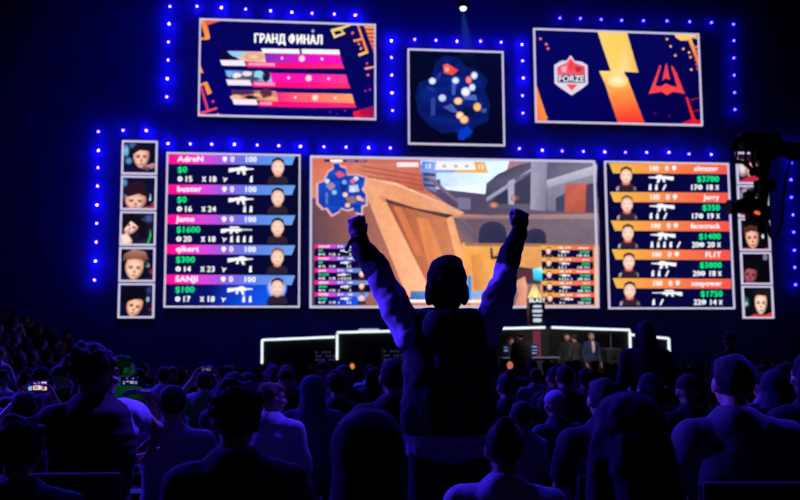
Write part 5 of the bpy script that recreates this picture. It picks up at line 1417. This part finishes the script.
while Y < 26.2:
    xa, xb = gx(-15, Y), gx(815, Y)
    if Y > 13: xa = max(xa, -3.6)
    x = xa+rng.uniform(0, .4)
    while x < xb:
        px = 400+1000*((x*math.cos(YAW)-Y*math.sin(YAW))/(x*math.sin(YAW)+Y*math.cos(YAW)))
        ok = rng.random() < (.8 if Y < 14 else .66)
        if Y < 10.4 and (635 < px < 660 and Y < 9.9): ok = False
        if Y > 7.6 and (344 < px < 361 or 502 < px < 518): ok = False
        if Y > 18 and (338 < px < 367 or 494 < px < 526): ok = False
        # keep clear of people already placed
        for q in KEEP:
            if abs(q.location.y-Y) < .95 and abs(q.location.x-x) < .62: ok = False
        if ok:
            k = rng.choice(KINDS if Y < 16 else KINDS[:3]+KINDS[5:])
            p = use(k, 'spectator', None, rng.choice(TOPS), None if k == 'hood' else rng.choice(['black', 'brown', 'dark', 'fair']))
            s = rng.uniform(.92, 1.0 if Y < 12 else 1.03); p.location = (x, Y+rng.uniform(-.12, .12), 0); p.scale = (s,)*3
            p.rotation_euler = (0, 0, face_stage(px, Y, rng.uniform(-.35, .35)))
            FAR.append((p, 'floor', px))
        x += rng.uniform(.6, .76)
    bm = bmesh.new(); add_box(bm, (xa-.3, Y-.24, .33), (xb+.3, Y+.2, .39), 0, .02)
    n = int((xb-xa)/2)+2
    for i in range(n):
        xx = xa-.2+(xb-xa+.4)*i/(n-1); add_box(bm, (xx-.03, Y-.15, 0), (xx+.03, Y+.15, .33))
    struct('floor_bench', bm, mat('seat_black', (14, 14, 18), .7))
    row += 1; Y += 1.02 if Y < 12 else 1.35
# keep those of whom the camera sees something; the rest stand behind others
bpy.context.view_layer.update()
import numpy as np
def splat(objs):
    """depth of the nearest surface in each cell of the picture, and which person it belongs to"""
    W, H = 400, 250
    dep = np.full(W*H, 1e9); own = np.full(W*H, -1, int)
    basis = np.array([RGT, UPV, FWD])
    cache = {}
    for k, root in enumerate(objs):
        for c in root.children_recursive:
            if c.type != 'MESH': continue
            if c.data.name not in cache:
                v = np.empty(len(c.data.vertices)*3, np.float32); c.data.vertices.foreach_get('co', v); cache[c.data.name] = v.reshape(-1, 3)
            v = cache[c.data.name]; m = np.array(c.matrix_world)
            w = v @ m[:3, :3].T+m[:3, 3]-np.array(CAM)
            q = w @ basis.T
            ok = q[:, 2] > .3; q = q[ok]
            x = ((400+FPX*q[:, 0]/q[:, 2])/2).astype(int); y = ((250-FPX*q[:, 1]/q[:, 2])/2).astype(int)
            ok = (x >= 0) & (x < W) & (y >= 0) & (y < H)
            i = y[ok]*W+x[ok]; z = q[ok, 2]
            o = np.argsort(-z); i, z = i[o], z[o]
            t = np.full(W*H, 1e9); t[i] = z
            m2 = t < dep; dep[m2] = t[m2]; own[m2] = k
    return np.bincount(own[own >= 0], minlength=len(objs))
_all = [f[0] for f in FAR]+KEEP+[o for o in COL.objects if o.name.startswith('person') and o.parent is None]
_n = splat(_all)
gone = [f for i, f in enumerate(FAR) if _n[i] < 2]
for f in gone:
    for c in list(f[0].children): bpy.data.objects.remove(c)
goneset = {id(f) for f in gone}
for f in gone: bpy.data.objects.remove(f[0])
left = [f for f in FAR if id(f) not in goneset]
for p, zone, v in left:
    Y = p.location.y
    if zone == 'tribune':
        lab = ('spectator on the %s step of the dark tribune beside the hall' % ['lowest', 'second', 'third', 'top'][v]); grp = 'spectators on the tribune, step %s' % ['one', 'two', 'three', 'four'][v]
    else:
        side = 'by the tribune' if v < 110 else 'below the magenta scoreboard' if v < 300 else 'beside the cheering man below the giant screen' if v < 440 else 'between the cheering man and the pundits' if v < 600 else 'below the orange scoreboard' if v < 730 else 'below the camera crane'
        dep = 'close rows' if Y < 9.5 else 'middle rows' if Y < 15 else 'far rows'
        lab = 'dark spectator in the %s %s' % (dep, side); grp = 'crowd in the %s %s' % (dep, side)
    p['label'] = lab; p['group'] = grp
for p in [v for v in PROTO.values()]:
    try:
        if 'used' in p: del p['used']
    except ReferenceError: pass
if 'used' in SEAT: del SEAT['used']

# ------------------------------------------------------------------ light
def lamp(kind, name, loc, target, rgb, power, **kw):
    l = bpy.data.lights.new(name, kind); l.color = rgb; l.energy = power
    for k, v in kw.items(): setattr(l, k, v)
    o = bpy.data.objects.new(name, l); COL.objects.link(o); o.location = loc
    if target is not None: o.rotation_euler = (Vector(target)-Vector(loc)).to_track_quat('-Z', 'Y').to_euler()
    return o
BL = (.045, .03, 1.0)
# blue wash over the screen wall
lamp('SPOT', 'wall_wash_blue', (-4, 22, 16), (0, 34.3, 8), BL, 1100, spot_size=math.radians(95), spot_blend=1, shadow_soft_size=.4)
lamp('SPOT', 'wall_wash_centre', (9, 24, 16), (8, 34.3, 9), BL, 500, spot_size=math.radians(90), spot_blend=1, shadow_soft_size=.4)
# blue spots from the truss on to the crowd; the narrow ones are added accents
lamp('SPOT', 'crowd_light_side', (-11, 15, 8), (-.3, 5.2, 1.0), (.05, .02, 1.0), 12000, spot_size=math.radians(60), spot_blend=.8, shadow_soft_size=.25)
lamp('SPOT', 'crowd_light_front', (-3, 24, 13), (-1, 9, 1), BL, 12500, spot_size=math.radians(60), spot_blend=.8, shadow_soft_size=.3)
lamp('SPOT', 'crowd_light_right', (12, 20, 12), (3, 6, 1), BL, 2000, spot_size=math.radians(60), spot_blend=.8, shadow_soft_size=.3)
lamp('SPOT', 'crowd_light_top', (-.5, 9.5, 12), (.2, 5.2, 1), (.035, .015, 1.0), 1900, spot_size=math.radians(46), spot_blend=.8, shadow_soft_size=.25)
lamp('SPOT', 'added_spot_arm', (1.5, 8.5, 9), at(150, 425, 4.75), (.06, .02, 1.0), 8500, spot_size=math.radians(9), spot_blend=.9, shadow_soft_size=.15)  # added narrow spot, no fixture, brightens the clapping arm
lamp('SPOT', 'added_spot_cap', (-2, 12, 9), at(545, 405, 6.5), (.04, .015, 1.0), 6000, spot_size=math.radians(8), spot_blend=.9, shadow_soft_size=.15)  # added accent on the pale cap, source unseen
lamp('SPOT', 'added_spot_sleeve', (-8, 8.2, 4.6), at(390, 292, 4.9), (.06, .025, 1.0), 9000, spot_size=math.radians(7), spot_blend=.9, shadow_soft_size=.15)  # added accent that makes the raised sleeve bright blue
lamp('SPOT', 'added_spot_shoulder', (8.5, 8, 7.5), at(768, 418, 4.1), (.05, .02, 1.0), 4500, spot_size=math.radians(7), spot_blend=.9, shadow_soft_size=.15)  # added accent for the highlight on the broad shoulder
lamp('SPOT', 'crowd_beam_white', (4.5, 8.5, 7.5), at(262, 405, 6.4), (.06, .02, 1.0), 3500, spot_size=math.radians(8), spot_blend=.9, shadow_soft_size=.15)  # added accent brightening the white shirt
lamp('SPOT', 'tribune_light', (4, 24, 9), (-5, 20, 1.5), BL, 3000, spot_size=math.radians(50), spot_blend=.8, shadow_soft_size=.3)
lamp('AREA', 'purple_fill', (3, -3, 9), (0, 7, 1), (.5, .08, .7), 3, size=5)  # unseen purple fill added from behind for hem and dark shirts
lamp('SPOT', 'pundit_light', (gx(560, 22), 22, 5.5), (gx(565, 27), 27, 1.6), (1, .85, .78), 1500, spot_size=math.radians(34), spot_blend=.6, shadow_soft_size=.2)
w = bpy.data.worlds.new('hall_air'); SC.world = w; w.use_nodes = True
w.node_tree.nodes['Background'].inputs[0].default_value = (.06, .06, 1, 1); w.node_tree.nodes['Background'].inputs[1].default_value = .0006
SC.cycles.use_denoising = True
SC.cycles.max_bounces = 4
